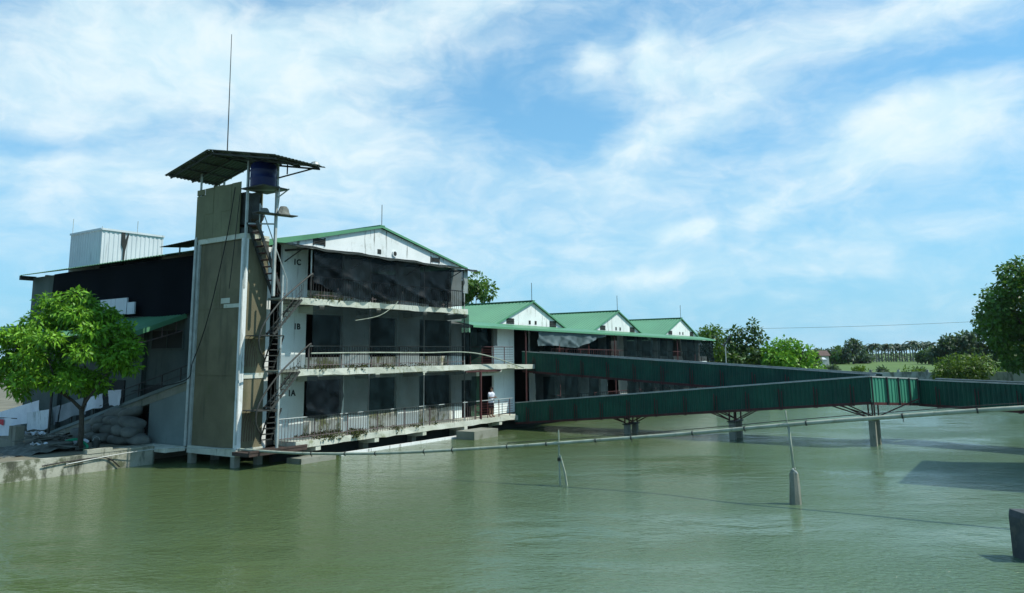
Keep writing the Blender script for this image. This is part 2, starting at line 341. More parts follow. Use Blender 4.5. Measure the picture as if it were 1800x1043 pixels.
def text_part(body, p, size, parent, m='ink', f=B):
    cu = bpy.data.curves.new('t', 'FONT'); cu.body = body; cu.size = size; cu.extrude = .006; cu.offset = .012; cu.align_x = 'CENTER'; cu.align_y = 'CENTER'
    to = bpy.data.objects.new('t', cu); COL.objects.link(to)
    dg = bpy.context.evaluated_depsgraph_get(); me = bpy.data.meshes.new_from_object(to.evaluated_get(dg)); bpy.data.objects.remove(to)
    me.name = 'painted_number'; me.materials.clear(); me.materials.append(M[m])
    o = bpy.data.objects.new('painted_number', me); COL.objects.link(o); o.parent = parent
    org = f(p) - WL[parent.name]
    o.matrix_local = Matrix(((UU.x, 0, NN.x, org.x), (UU.y, 0, NN.y, org.y), (0, 1, 0, org.z), (0, 0, 0, 1))); WL[o.name] = f(p)
    return o

# ================================================================== SETTING
wm = MB().sheet(lambda a, b: (-260 + 560 * a, -60 + 420 * b, 0), 8, 8)
struct(build(wm, 'water', 'water'), 'murky green pond water with small ripples', 'water')
gz = .65
g1 = MB(B).box(-80, -2.8, -300, -5.35, -1.5, gz - .01)
struct(build(g1, 'bank', 'soil'), 'dusty soil bank behind the stained concrete quay', 'bank')
g2 = MB(B).box(-2.8, 58, -300, -6.6, -1.5, gz - .05)
struct(build(g2, 'ground', 'soil'), 'bare ground under and behind the farm buildings', 'ground')
g3 = MB(B)
g3.prism([(52, -6.6, -1), (58, -6.6, -1), (69, -6.6, -1), (69, 9.5, -1), (60, 8.0, -1), (54, 4.0, -1), (52.5, -1.0, -1)], (0, 0, 1.63))
struct(build(g3, 'bank', 'field'), 'grassy bank at the far end of the long building', 'bank')
g4 = MB(B)
g4.box(69, 1500, -1200, 1200, -1.5, .72)
struct(build(g4, 'field', 'field'), 'flat green fields stretching to the horizon', 'field')

# ================================================================== MAIN BUILDING
ST = [.85, 3.83, 6.86]                       # floor levels
main = thing('farm_building', 'three storey white gabled farm building standing in the water behind black netting', 'building', B((6, -8, 0)))
def mp(mb, name, m, **k): return build(mb, name, m, main, **k)
def mpe(mb, name, m, **k): return build_each(mb, name, m, main, **k)
# floors and balcony edges
for i, z in enumerate(ST):
    u1 = 16.65 if i < 2 else 12.15
    mb = MB(B); u0 = .35
    # edge with a slightly broken outline
    n = 24; top = []; bot = []
    rd = random.Random(i)
    for k in range(n + 1):
        uu = u0 + (u1 - u0) * k / n
        top.append((uu, rd.uniform(-.025, .02), z + rd.uniform(-.012, .012))); bot.append((uu, rd.uniform(-.03, .01), z - .27 + rd.uniform(-.025, .03)))
    for k in range(n):
        a, b, c, d = top[k], top[k + 1], bot[k + 1], bot[k]
        mb.poly([a, b, c, d]); mb.poly([a, b, (b[0], -1.395, z), (a[0], -1.395, z)]); mb.poly([d, c, (c[0], -1.395, z - .17), (d[0], -1.395, z - .17)])
    mb.poly([top[0], bot[0], (u0, -1.395, z - .17), (u0, -1.395, z)]); mb.poly([top[-1], bot[-1], (u1, -1.395, z - .17), (u1, -1.395, z)])
    sl_ = mp(mb, 'balcony_slab', 'slab')
    us = (1.6, 5.15, 8.55, 11.95) + ((15.2,) if i < 2 else ())
    for uu in us:
        bmx = MB(B); bmx.prism([(uu - .14, -1.39, z - .271), (uu - .14, -.02, z - .271), (uu - .14, -.02, z - .45), (uu - .14, -.5, z - .52), (uu - .14, -1.39, z - .55)], (.28, 0, 0))
        build(bmx, 'bracket', 'slab', sl_)
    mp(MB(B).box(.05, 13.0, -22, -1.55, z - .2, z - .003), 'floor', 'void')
MOSS = []
# front wall: white piers with dark openings between
piers = [(.50, 1.93), (4.16, 5.96), (7.95, 9.71), (12.4, 13.35)]
for i, z in enumerate(ST):
    zt = ST[i + 1] - .2 if i < 2 else 9.32
    mb = MB(B)
    for a, b in piers: mb.box(a, b, -1.55, -1.4, z, zt)
    zb = 2.45
    for a, b in zip([1.93, 5.96, 9.71], [4.16, 7.95, 12.4]): mb.box(a, b, -1.54, -1.41, z + zb, zt)
    if i < 2: zq = min(zt, 6.15); mb.box(16.5, 18.7, -1.55, -1.4, z, zq); mb.box(13.35, 14.3, -1.54, -1.41, z + 2.1, zq); mb.box(14.3, 16.5, -1.54, -1.41, z + 2.29, zq)
    mpe(mb, 'wall', 'pier')
    mb = MB(B)
    for a, b in zip([1.93, 5.96, 9.71], [4.16, 7.95, 12.4]): mb.box(a, b, -1.53, -1.37, z + .003, z + (.88 if i == 0 else .5))
    mpe(mb, 'low_wall', 'white_low')
for i in range(2):
    z = ST[i]
    d = mp(MB(B).box(14.3, 15.3, -1.5, -1.44, z, z + 2.3).box(14.45, 15.15, -1.44, -1.425, z + .2, z + 2.1), 'door', 'door')
    build(MB(B).tube([(15.18, -1.42, z + 1.0), (15.18, -1.36, z + 1.0), (15.18, -1.36, z + 1.14)], .018), 'handle', 'steel', d)
mb = MB(B).box(.0, 13.1, -22, -21.8, .6, 9.3).box(13.0, 13.2, -21.8, -1.56, .6, 9.3).box(.0, .49, -2.4, -2.25, .6, 9.2)
mpe(mb, 'rear_wall', 'grey_wall')
mp(MB(B).box(.1, 12.9, -6.2, -6.0, .8, 9.2), 'dark_backing', 'void')  # near-black wall added behind the openings to keep them dark
# dim room seen through the front doorway beside the tower, pale column
mp(MB(B).box(-.40, -.16, -1.55, -1.30, .5, 9.1), 'column', 'white')
# base slabs and beams below
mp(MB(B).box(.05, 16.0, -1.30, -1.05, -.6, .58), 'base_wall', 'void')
mb = MB(B)
for uu in (1.6, 5.15, 8.55, 11.95, 15.2): mb.box(uu - .16, uu + .16, -1.04, -.72, -1, .34)
mpe(mb, 'pile', 'conc')
mp(MB(B).box(3.0, 12.6, -.22, -.08, -.3, .13), 'base_beam', 'white')
mp(MB(B).box(.2, 2.1, -.35, .55, -.4, .22), 'footing_ledge', 'conc')
for zz, a, b, cnt in ((ST[0], 1.6, 9.5, 2600), (ST[1], 1.2, 9.0, 1300), (ST[2], 1.0, 3.4, 350)):
    rg_ = random.Random(int(zz * 10)); cl_ = []
    for k in range(34):
        t_ = rg_.random() ** 1.5; q_ = B((a + (b - a) * t_, rg_.choice((-.10, -.12, -1.30, -1.25)) + rg_.uniform(-.05, .05), zz + .02)); cl_.append((q_.x, q_.y, q_.z, rg_.uniform(.12, .35), rg_.uniform(.08, .2), rg_.uniform(.05, .17)))
    MOSS.append((cl_, cnt))
# gable wall
AP = (6.6, 10.92); EL, ER = (-.75, 9.33), (13.75, 9.38)
mb = MB(B).prism([(.0, -1.4, 9.33), (13.1, -1.4, 9.36), (13.1, -1.4, 9.50), (6.6, -1.4, 10.84), (.0, -1.4, 9.46)], (0, -.16, 0))
gw = mp(mb, 'gable_wall', 'white')
for uu, zz, ww, hh in ((2.55, 9.68, .62, .30), (10.95, 9.62, .66, .24)):
    v_ = build(MB(B).box(uu - ww / 2, uu + ww / 2, -1.398, -1.385, zz - hh / 2, zz + hh / 2), 'vent', 'void', gw)
    s_ = MB(B)
    for k in range(4): s_.bar((uu - ww / 2, -1.37, zz - hh / 2 + hh * (k + .5) / 4), (uu + ww / 2, -1.37, zz - hh / 2 + hh * (k + .5) / 4), .03, .03)
    s_.box(uu - ww / 2 - .05, uu - ww / 2, -1.398, -1.35, zz - hh / 2 - .05, zz + hh / 2 + .05).box(uu + ww / 2, uu + ww / 2 + .05, -1.398, -1.35, zz - hh / 2 - .05, zz + hh / 2 + .05)
    build(s_, 'vent_slats', 'dksteel', v_)
build(MB(B).box(6.42, 6.68, -1.398, -1.385, 9.50, 9.74), 'vent', 'void', gw)
build(MB(B).tube([(7.65, -1.41, 9.62), (7.65, -1.33, 9.62)], .17, 12), 'vent_ring', 'white', gw)
build(MB(B).tube([(7.65, -1.34, 9.62), (7.65, -1.322, 9.62)], .12, 12), 'vent', 'void', gw)
# roof
for (e, sgn) in ((EL, -1), (ER, 1)):
    e1 = (0, -22.2, 0)
    mb = corr(B, (AP[0], -1.27, AP[1]), e1, (e[0] - AP[0], 0, e[1] - AP[1]), .25, .035, .012)
    rf = mp(mb, 'roof', 'roof')
    build(MB(B).prism([(AP[0], -1.24, AP[1] + .03), (e[0], -1.24, e[1] + .03), (e[0], -1.24, e[1] - (.26 if sgn < 0 else .07)), (AP[0], -1.24, AP[1] - .08)], (0, -.03, 0)), 'verge_board', 'roof', rf)
mp(MB(B).bar((AP[0], -1.23, AP[1] + .03), (AP[0], -23.2, AP[1] + .03), .35, .05), 'ridge_cap', 'roof')
mp(MB(B).tube([(6.6, -1.3, 10.9), (6.6, -1.3, 12.05)], .018, 5), 'lightning_rod', 'dksteel')
# pent roof over the top balcony: thin dark sagging sheet
mb = MB(B).sheet(lambda a, b: (-.12 + 12.87 * a, -1.38 + 1.60 * b, 9.36 - .27 * b + .03 * math.sin(a * 23 + 1) * b - .015 * math.sin(a * 61) * b), 60, 3)
mb2 = MB(B).sheet(lambda a, b: (-.12 + 12.87 * a, .20 + .02 * b, 9.09 - .10 * b + .03 * math.sin(a * 23 + 1) - .02 * math.sin(a * 61)), 60, 1)
mb.v += mb2.v; mb.fc += [tuple(i + 61 * 4 for i in f) for f in mb2.fc]
pr = mp(mb, 'pent_roof', 'darksheet')
b_ = MB(B)
for uu in (.6, 4.6, 8.55, 11.95): b_.bar((uu, -1.38, 9.05), (uu, .12, 9.0), .06, .08); b_.bar((uu, -1.38, 8.55), (uu, -.3, 9.0), .04, .04)
build_each(b_, 'pent_rafter', 'dksteel', pr)
# balcony posts
for i, uus in ((2, (.98, 4.62, 8.53, 11.9)), (1, (4.62, 8.53, 11.9)), (0, (4.62, 8.53, 11.9))):
    for uu in uus:
        z = ST[i]; zt = 9.0 if i == 2 else ST[i + 1] - .28
        mp(MB(B).tube([(uu, -.08, z), (uu, -.08, zt)], .035, 6), 'balcony_post', 'steel')
def railing(f, u0, u1, z, par, n=-.06, gap=.16, hgt=.98, mid=(.18,), m='rail', hm='steel', horiz=False):
    mb = MB(f)
    if horiz:
        for k in range(6): mb.bar((u0, n, z + .12 + k * .14), (u1, n, z + .12 + k * .14), .018, .018)
        k = u0
        while k <= u1 + .01: mb.bar((k, n, z), (k, n, z + hgt), .035, .035); k += 1.1
    else:
        for mm in mid: mb.bar((u0, n, z + mm), (u1, n, z + mm), .028, .028)
        k = u0
        while k <= u1 + .01:
            mb.bar((k, n, z), (k, n, z + hgt - .02), .016, .016); k += gap
        k = u0
        while k <= u1 + .01: mb.bar((k, n, z), (k, n, z + hgt - .02), .035, .035); k += 1.9
    r = build(mb, 'railing', m, par)
    build(MB(f).tube([(u0, n, z + hgt), (u1, n, z + hgt)], .024, 6), 'handrail', hm, r)
    return r
railing(B, .95, 11.9, ST[2], main, hm='rail')
railing(B, .95, 11.9, ST[1], main)
railing(B, -.5, 12.9, ST[0], main)
railing(B, 12.9, 16.5, ST[0], main, horiz=True, m='rust', hm='steel')
railing(B, 12.4, 16.6, ST[1], main, horiz=True, m='rust', hm='rust')
# painted numbers
text_part('1A', (1.22, -1.392, ST[0] + 1.93), .36, main); text_part('1B', (1.40, -1.392, ST[1] + 1.86), .36, main); text_part('1C', (1.30, -1.392, ST[2] + 1.72), .36, main)
# maroon frame at the right end of the lowest balcony
mp(MB(B).bar((13.3, -.02, 1.0 - .15), (13.3, -.02, 3.45), .10, .10).bar((11.9, -.02, 3.47), (15.2, -.02, 3.47), .12, .09), 'maroon_frame', 'rust')
# left flank: wall along the ground with two dark windows, black netting above
fl = mp(MB(B).box(-.06, .12, -23.3, -4.3, gz - .1, 6.5).box(-.06, .12, -23.3, -20.6, 6.5, 9.22), 'flank_wall', 'flank')
for a, b, z0, z1 in ((-10.25, -7.7, 4.85, 5.7), (-14.4, -11.4, 4.6, 5.6), (-19.0, -16.0, 4.6, 5.6)):
    wn = build(MB(B).box(-.10, -.05, a, b, z0, z1), 'window', 'void', fl)
    s_ = MB(B).box(-.13, -.06, a - .06, a, z0 - .06, z1 + .06).box(-.13, -.06, b, b + .06, z0 - .06, z1 + .06).box(-.13, -.06, a, b, z0 - .06, z0).box(-.13, -.06, a, b, z1, z1 + .06)
    s_.bar((-.115, (a + b) / 2, z0), (-.115, (a + b) / 2, z1), .03)
    build(s_, 'frame', 'flank', wn)
for a, b, z0, z1 in ((-8.6, -7.5, 2.3, 3.1), (-11.3, -8.9, .7, 3.1), (-17.0, -12.5, .7, 3.3)):
    build(MB(B).box(-.12, -.05, a, b, z0, z1), 'doorway', 'void', fl)
mb = MB(B)
for nn in (-10.9, -15, -19): mb.box(-.3, -.06, nn - .2, nn + .2, gz, 6.3)
mpe(mb, 'flank_column', 'flank')
mpe(MB(B).box(-.44, -.36, -14.75, -12.2, 6.62, 7.45).box(-.46, -.38, -12.1, -11.45, 6.60, 7.2), 'pale_panel', 'box')
# shade nets on the building (each hangs from the roof or the floor above)
def net(f, u0, u1, z0, z1, m, label, n=.03, amp=.06, seed=0, zb=None, name='shade_net', group=None, nseg=64):
    rd = random.Random(seed); ph = [rd.uniform(0, 6) for _ in range(8)]
    def fn(a, b):
        uu = u0 + (u1 - u0) * a
        lo = z0 + (zb(a) if zb else .04 * math.sin(a * 9 + ph[0]))
        zz = z1 + (lo - z1) * b
        nn = n + amp * b * (math.sin(uu * 2.6 + ph[1]) * .6 + math.sin(uu * 6.1 + ph[2] + 2.5 * b) * .35) + amp * .5 * math.sin(4 * b + uu * 3 + ph[3]) * math.sin(uu * 1.7 + ph[4]) * b + amp * .8 * max(0, math.sin(zz * 5.5 + uu * 1.9 + ph[5])) ** 3 * b + amp * .45 * b * (abs(math.sin(uu * 4.3 + 3.1 * zz + ph[6])) + abs(math.sin(uu * 3.1 - 4.7 * zz + ph[7])) - 1.2)
        return (uu, nn, zz)
    o = build(MB(f).sheet(fn, nseg, 26), name, m, smooth=True)
    return tag(o, label, 'net', group)
net(B, .98, 11.7, 7.02, 9.02, 'tarp', 'black creased plastic sheet across the whole top balcony', .06, .15, 1, lambda a: max(0, .5 - 3.2 * a) + .10 * math.sin(a * 14) - .1 * a, nseg=130)
net(B, 1.05, 12.2, 4.45, 6.57, 'net', 'thin black net hung across the middle balcony', .02, .05, 2, lambda a: -.15 * a, nseg=100)
net(B, .86, 2.95, 1.75, 3.52, 'tarp', 'folded black sheet on the lowest balcony just right of number 1A', .0, .11, 3)
net(B, 3.0, 8.5, 1.7, 3.5, 'net2', 'see-through net over the first pale pier of the lowest balcony', -.02, .05, 4)
net(B, 8.55, 12.9, 1.65, 3.5, 'net', 'dark net on the lowest balcony ending before the maroon post', -.02, .08, 5)
net(B, 12.3, 13.9, 3.9, 5.95, 'net', 'black net hanging in a slanted drape beside the red railing', .02, .12, 6, lambda a: 1.2 * a)
cur = corr(B, (11.72, -.04, 7.75), (.45, 0, 0), (0, 0, 1.3), .11, .03, .01)
mp(cur, 'end_screen', 'steel')
o = build(MB(lambda p: B((p[0], p[1], p[2]))).sheet(lambda a, b: (-.22 - .07 * math.sin(a * 30) * b - .05 * math.sin(a * 13 + 3 * b), -20.4 + 15.9 * a, 9.22 - (2.75 + .1 * math.sin(a * 11)) * b), 60, 10), 'shade_net', 'flank_tarp', smooth=True)
tag(o, 'huge black net closing the left side of the building under its eave', 'net')
mp(MB(B).box(-.78, .1, -23.4, -23.25, 9.05, 9.3), 'eave_end', 'dksteel')
# lean-to roof on the left flank, with steel truss
lt = thing('lean_to_roof', 'green lean-to roof on red steel trusses along the left flank', 'roof', B((-1.3, -16, gz)))
def lz(u): return 6.42 + (u + .12) * .36
build(corr(B, (-.14, -30.5, lz(-.14)), (0, 23, 0), (-2.5, 0, -2.5 * .36), .25, .03), 'roof_sheet', 'roof', lt)
build(MB(B).bar((-.14, -7.44, lz(-.14) - .05), (-2.66, -7.44, lz(-2.66) - .05), .05, .22), 'verge_board', 'roof', lt)
for nn in (-7.65, -11.0, -15, -19, -23, -27):
    t_ = MB(B); t_.bar((-.18, nn, lz(-.2) - .1), (-2.5, nn, lz(-2.5) - .1), .05); t_.bar((-.18, nn, 5.65), (-2.4, nn, lz(-2.5) - .55), .045)
    for uu in (-.5, -1.2, -2.3): t_.bar((uu, nn, lz(uu) - .1), (uu, nn, 5.65 - (uu + .2) / (-2.2) * (5.65 - lz(-2.5) + .55)), .04)
    build(t_, 'truss', 'rail', lt)
for nn in (-15, -23): build(MB(B).tube([(-2.4, nn, gz), (-2.4, nn, lz(-2.4) - .1)], .06), 'post', 'dksteel', lt)
# ramp along the flank
rp = thing('loading_ramp', 'long concrete ramp climbing along the left flank to the tower', 'ramp', B((-1.2, -11, gz)))
def rz(n): return .52 + (n + 16.9) * .2265
mb = MB(B).prism([(-1.85, -16.9, rz(-16.9) + .0), (-1.85, -4.35, rz(-4.35)), (-1.85, -4.35, rz(-4.35) - .34), (-1.85, -16.9, rz(-16.9) - .34)], (1.6, 0, 0))
build(mb, 'ramp_slab', 'conc', rp)
build(MB(B).prism([(-1.9, -17.1, rz(-17) - .12), (-1.9, -4.3, rz(-4.3) + .02), (-1.9, -4.3, rz(-4.3) + .17), (-1.9, -17.1, rz(-17) + .02)], (.12, 0, 0)), 'ramp_kerb', 'grey_wall', rp)
build(MB(B).prism([(-1.84, -7.25, gz), (-1.84, -4.35, gz), (-1.84, -4.35, rz(-4.35) - .34), (-1.84, -7.25, rz(-7.25) - .34)], (.15, 0, 0)), 'ramp_wall', 'grey_wall', rp)
r_ = MB(B)
for nn in (-5.0, -6.4, -8.2, -10, -12, -14, -16.5): r_.bar((-1.84, nn, rz(nn)), (-1.84, nn, rz(nn) + .74), .05)
r_.tube([(-1.84, -22.5, rz(-17) + .4), (-1.84, -17, rz(-17) + .74), (-1.84, -4.4, rz(-4.4) + .74)], .025); r_.tube([(-1.84, -17, rz(-17) + .4), (-1.84, -4.4, rz(-4.4) + .4)], .018)
build(r_, 'ramp_railing', 'dksteel', rp)

# ================================================================== TOWER
tw = thing('lift_tower', 'tall brown cement tower with pale corner pipes and tin canopy', 'tower', B((-1.15, -2.6, 0)))
def tp(mb, name, m, **k): return build(mb, name, m, tw, **k)
def tpe(mb, name, m, **k): return build_each(mb, name, m, tw, **k)
tp(MB(B).box(-1.75, -.55, -4.15, -1.05, .72, 9.4), 'shaft', 'tower')
for z0, z1, n0, n1 in ((.74, 3.6, -4.08, -1.17), (3.63, 6.38, -4.08, -1.17), (6.42, 9.26, -4.08, -2.62), (6.42, 9.26, -2.60, -1.17)):
    tp(MB(B).prism([(-1.752, n0, z0), (-1.752, n1, z0), (-1.752, n1, z1), (-1.752, n0, z1)], (-.012, 0, 0)), 'front_panel', 'tower')
tpe(MB(B).box(-1.86, -.52, -4.25, -1.0, .42, .715).box(-1.84, -.56, -4.23, -1.02, 9.28, 9.50), 'ring_beam', 'slab')
tpe(MB(B).box(-1.78, -.535, -1.055, -1.02, 3.5, 3.72).box(-1.765, -1.745, -2.3, -1.2, 6.42, 6.58).box(-1.77, -1.74, -2.5, -1.9, 6.62, 6.84), 'cross_band', 'slab')
for nn, mm in ((-1.07, 'white'), (-4.18, 'steel')):
    tp(MB(B).box(-1.85, -1.62, nn - .09, nn + .09, .715, 9.28), 'corner_post', mm)
tp(MB(B).tube([(-1.93, -4.28, .7), (-1.93, -4.28, 6.5), (-1.9, -4.3, 9.6)], .06, 8), 'drain_pipe', 'steel')
tp(MB(B).tube([(-1.90, -.92, .9), (-1.90, -.92, 9.3)], .035, 6), 'conduit', 'steel')
mb = MB(B)
for uu, nn in ((-1.72, -4.05), (-1.72, -1.15), (-.62, -1.15), (-.62, -4.05)): mb.box(uu - .13, uu + .13, nn - .13, nn + .13, -1, .42)
tpe(mb, 'tower_pile', 'conc')
tpe(MB(B).box(-2.0, .9, -1.0, .08, .50, .64).box(-2.0, .9, .03, .10, .64, .72), 'base_platform', 'brownsteel')
# sheet box at the head: staggered fibre boards
b_ = MB(B)
for k in range(5):
    n0 = -4.45 + k * .62; b_.box(-1.86, -1.83, n0, n0 + .61, 9.5, 10.62); b_.box(-1.865 - .012 * (k % 2), -1.835, n0 + .01, n0 + .62, 10.58, (11.72 if k else 11.45) + .02 * (k % 3))
b_.box(-1.86, -1.83, -4.45, -3.9, 11.5, 11.74)
tpe(b_, 'head_board', 'board')
tpe(MB(B).box(-.8, -.76, -4.4, -1.3, 9.5, 11.5).box(-1.83, -.8, -4.42, -4.38, 9.5, 11.6), 'head_board', 'board')
# head frame
b_ = MB(B)
for uu, nn in ((-1.78, -1.0), (-1.78, -4.3), (-.62, -4.3)): b_.bar((uu, nn, 9.4), (uu, nn, 12.6), .07)
b_.bar((-1.78, -1.0, 7.2), (-1.78, -1.0, 12.6), .09)
b_.bar((-.95, -.15, 6.86), (-.95, -.15, 12.5), .10)
b_.bar((-1.8, -1.0, 11.36), (-.9, .2, 11.36), .07); b_.bar((-.95, -.15, 11.0), (-.8, .45, 11.36), .04)
b_.bar((-1.78, -1.0, 9.9), (-.95, -.15, 9.9), .06)
tpe(b_, 'head_frame', 'steel')
tp(MB(B).box(-2.05, -.72, -1.1, .35, 11.33, 11.38), 'tank_platform', 'dksteel')
# winch machinery dark mass inside the head
b_ = MB(B); b_.prism([(-1.7, -1.25, 11.3), (-.95, -1.25, 11.3), (-1.0, -1.25, 10.4), (-1.3, -1.25, 9.9), (-1.7, -1.25, 9.9)], (0, -.6, 0)); b_.box(-1.75, -.9, -1.9, -1.2, 9.5, 9.75)
b_.tube([(-1.6, -1.1, 10.3), (-1.0, -1.1, 10.3)], .25, 10)
tp(b_, 'winch', 'dksteel')
# canopy: ridge along the front, falling to both sides
U0, U1 = -3.05, -.38
CR = (-2.1, 13.0); CL = (-5.15, 12.33); CN = (2.2, 12.10)
c1 = tp(corr(B, (U0, CR[0], CR[1]), (U1 - U0, 0, 0), (0, CL[0] - CR[0], CL[1] - CR[1]), .18, .03, .01), 'canopy_sheet', 'canopy')
c2 = tp(corr(B, (U0, CR[0], CR[1]), (U1 - U0, 0, 0), (0, CN[0] - CR[0], CN[1] - CR[1]), .18, .03, .01), 'canopy_sheet', 'canopy')
for cs, e in ((c1, CL), (c2, CN)):
    p_ = MB(B)
    for t in (.08, .36, .64, .92):
        nn, zz = CR[0] + (e[0] - CR[0]) * t, CR[1] + (e[1] - CR[1]) * t - .06; p_.bar((U0 + .05, nn, zz), (U1 - .05, nn, zz), .05, .06)
    build(p_, 'purlin', 'dksteel', cs)
    for uu in (U0 + .25, -1.75, -.6, U1 - .25):
        r_ = MB(B).bar((uu, CR[0], CR[1] - .12), (uu, e[0] + (CR[0] - e[0]) * .03, e[1] - .09), .05, .07)
        build(r_, 'rafter', 'dksteel', cs)
tpe(MB(B).bar((-.9, -.2, 11.9), (-.5, 1.7, 12.14), .05).bar((-.85, .35, 12.5), (-.85, .35, 12.0), .04), 'canopy_strut', 'dksteel')
tp(MB(B).tube([(-1.2, -3.35, 12.7), (-1.2, -3.4, 16.0), (-1.2, -3.45, 19.1)], .03, 6, .015), 'lightning_rod', 'dksteel')
# shelf board with two bundles
tp(MB(B).bar((-2.05, -.1, 10.24), (-.15, .1, 10.30), .45, .035), 'shelf_board', 'dksteel')
for uu, zz, rr, lab in ((-1.68, 10.26, (.26, .16, .2), 'small pale bundle on the shelf board close to the tower post'), (-.72, 10.30, (.36, .2, .38), 'larger peaked pale bundle on the outer end of the shelf board')):
    mb = MB(B); k = 9; vs = []
    for j, (s_, h_) in enumerate(((1, 0), (.80, .35), (.62, .75), (.44, .95), (.12, 1.0))):
        for i in range(k):
            a = 2 * math.pi * i / k; w_ = 1 + .14 * math.sin(3 * a + j); vs.append((uu + .06 * h_ + rr[0] * s_ * w_ * math.cos(a), rr[1] * s_ * w_ * math.sin(a), zz + .01 + rr[2] * h_))
    mb.add(vs, [(j * k + i, j * k + (i + 1) % k, (j + 1) * k + (i + 1) % k, (j + 1) * k + i) for j in range(4) for i in range(k)] + [tuple(range(k))[::-1], tuple(4 * k + i for i in range(k))])
    tag(build(mb, 'bundle', 'sack'), lab, 'bundle')
tag(build(MB(B).tube([(-.62, 1.8, 12.22), (-.62, 1.8, 12.33), (-.62, 1.8, 12.39)], [.22, .16, .04], 10), 'bowl', 'steel'), 'upturned pale bowl lying near the right tip of the tin canopy', 'bowl')
# blue tank
tk = thing('water_tank', 'dark blue plastic water tank under the tower canopy', 'tank', B((-1.5, -.4, 11.39)))
mb = MB(B); c = (-1.50, -.36); k = 20;  prof = [(0, .50), (.06, .53), (.30, .53), (.33, .55), (.38, .55), (.41, .53), (.62, .53), (.65, .55), (.70, .55), (.73, .53), (.92, .52), (1.0, .42), (1.06, .18)]
vs = []
for h_, r__ in prof:
    for i in range(k): a = 2 * math.pi * i / k; vs.append((c[0] + r__ * math.cos(a), c[1] + r__ * math.sin(a), 11.39 + h_ * 1.05))
mb.add(vs, [(j * k + i, j * k + (i + 1) % k, (j + 1) * k + (i + 1) % k, (j + 1) * k + i) for j in range(len(prof) - 1) for i in range(k)] + [tuple(range(k))[::-1], tuple((len(prof) - 1) * k + i for i in range(k))])
build(mb, 'tank_body', 'tank', tk, smooth=True)
build(MB(B).tube([(c[0], c[1], 12.48), (c[0], c[1], 12.55)], .22, 12), 'lid', 'tank', tk)
build(MB(B).tube([(-1.2, .2, 11.45), (-1.2, .32, 11.4), (-1.2, .32, 10.9), (-1.15, .2, 10.5)], .025, 6), 'outlet_pipe', 'steel', tk)
# hanging cables
def cable(pts, r, m, label, name='cable', f=B, cat='cable', group=None, sm=10):
    P = [Vector(p) for p in pts]; q = []
    for i in range(len(P) - 1):
        p0 = P[max(i - 1, 0)]; p1, p2 = P[i], P[i + 1]; p3 = P[min(i + 2, len(P) - 1)]
        for k in range(sm):
            t = k / sm; q.append(.5 * ((2 * p1) + (p2 - p0) * t + (2 * p0 - 5 * p1 + 4 * p2 - p3) * t * t + (3 * p1 - p0 - 3 * p2 + p3) * t ** 3))
    q.append(P[-1]); return tag(build(MB(f).tube(q, r, 6), name, m), label, cat, group)
cable([(-2.0, -1.55, 11.5), (-1.95, -2.1, 9.2), (-1.95, -3.1, 6.0), (-1.95, -4.0, 4.2), (-2.0, -4.5, 3.4), (-2.0, -8.5, 2.9)], .022, 'black', 'black cable sagging diagonally across the front of the brown tower')
cable([(-1.93, -1.3, 11.2), (-1.93, -1.5, 9.3), (-1.93, -1.75, 7.2)], .015, 'black', 'shorter thin cable hanging down the head boards of the tower')
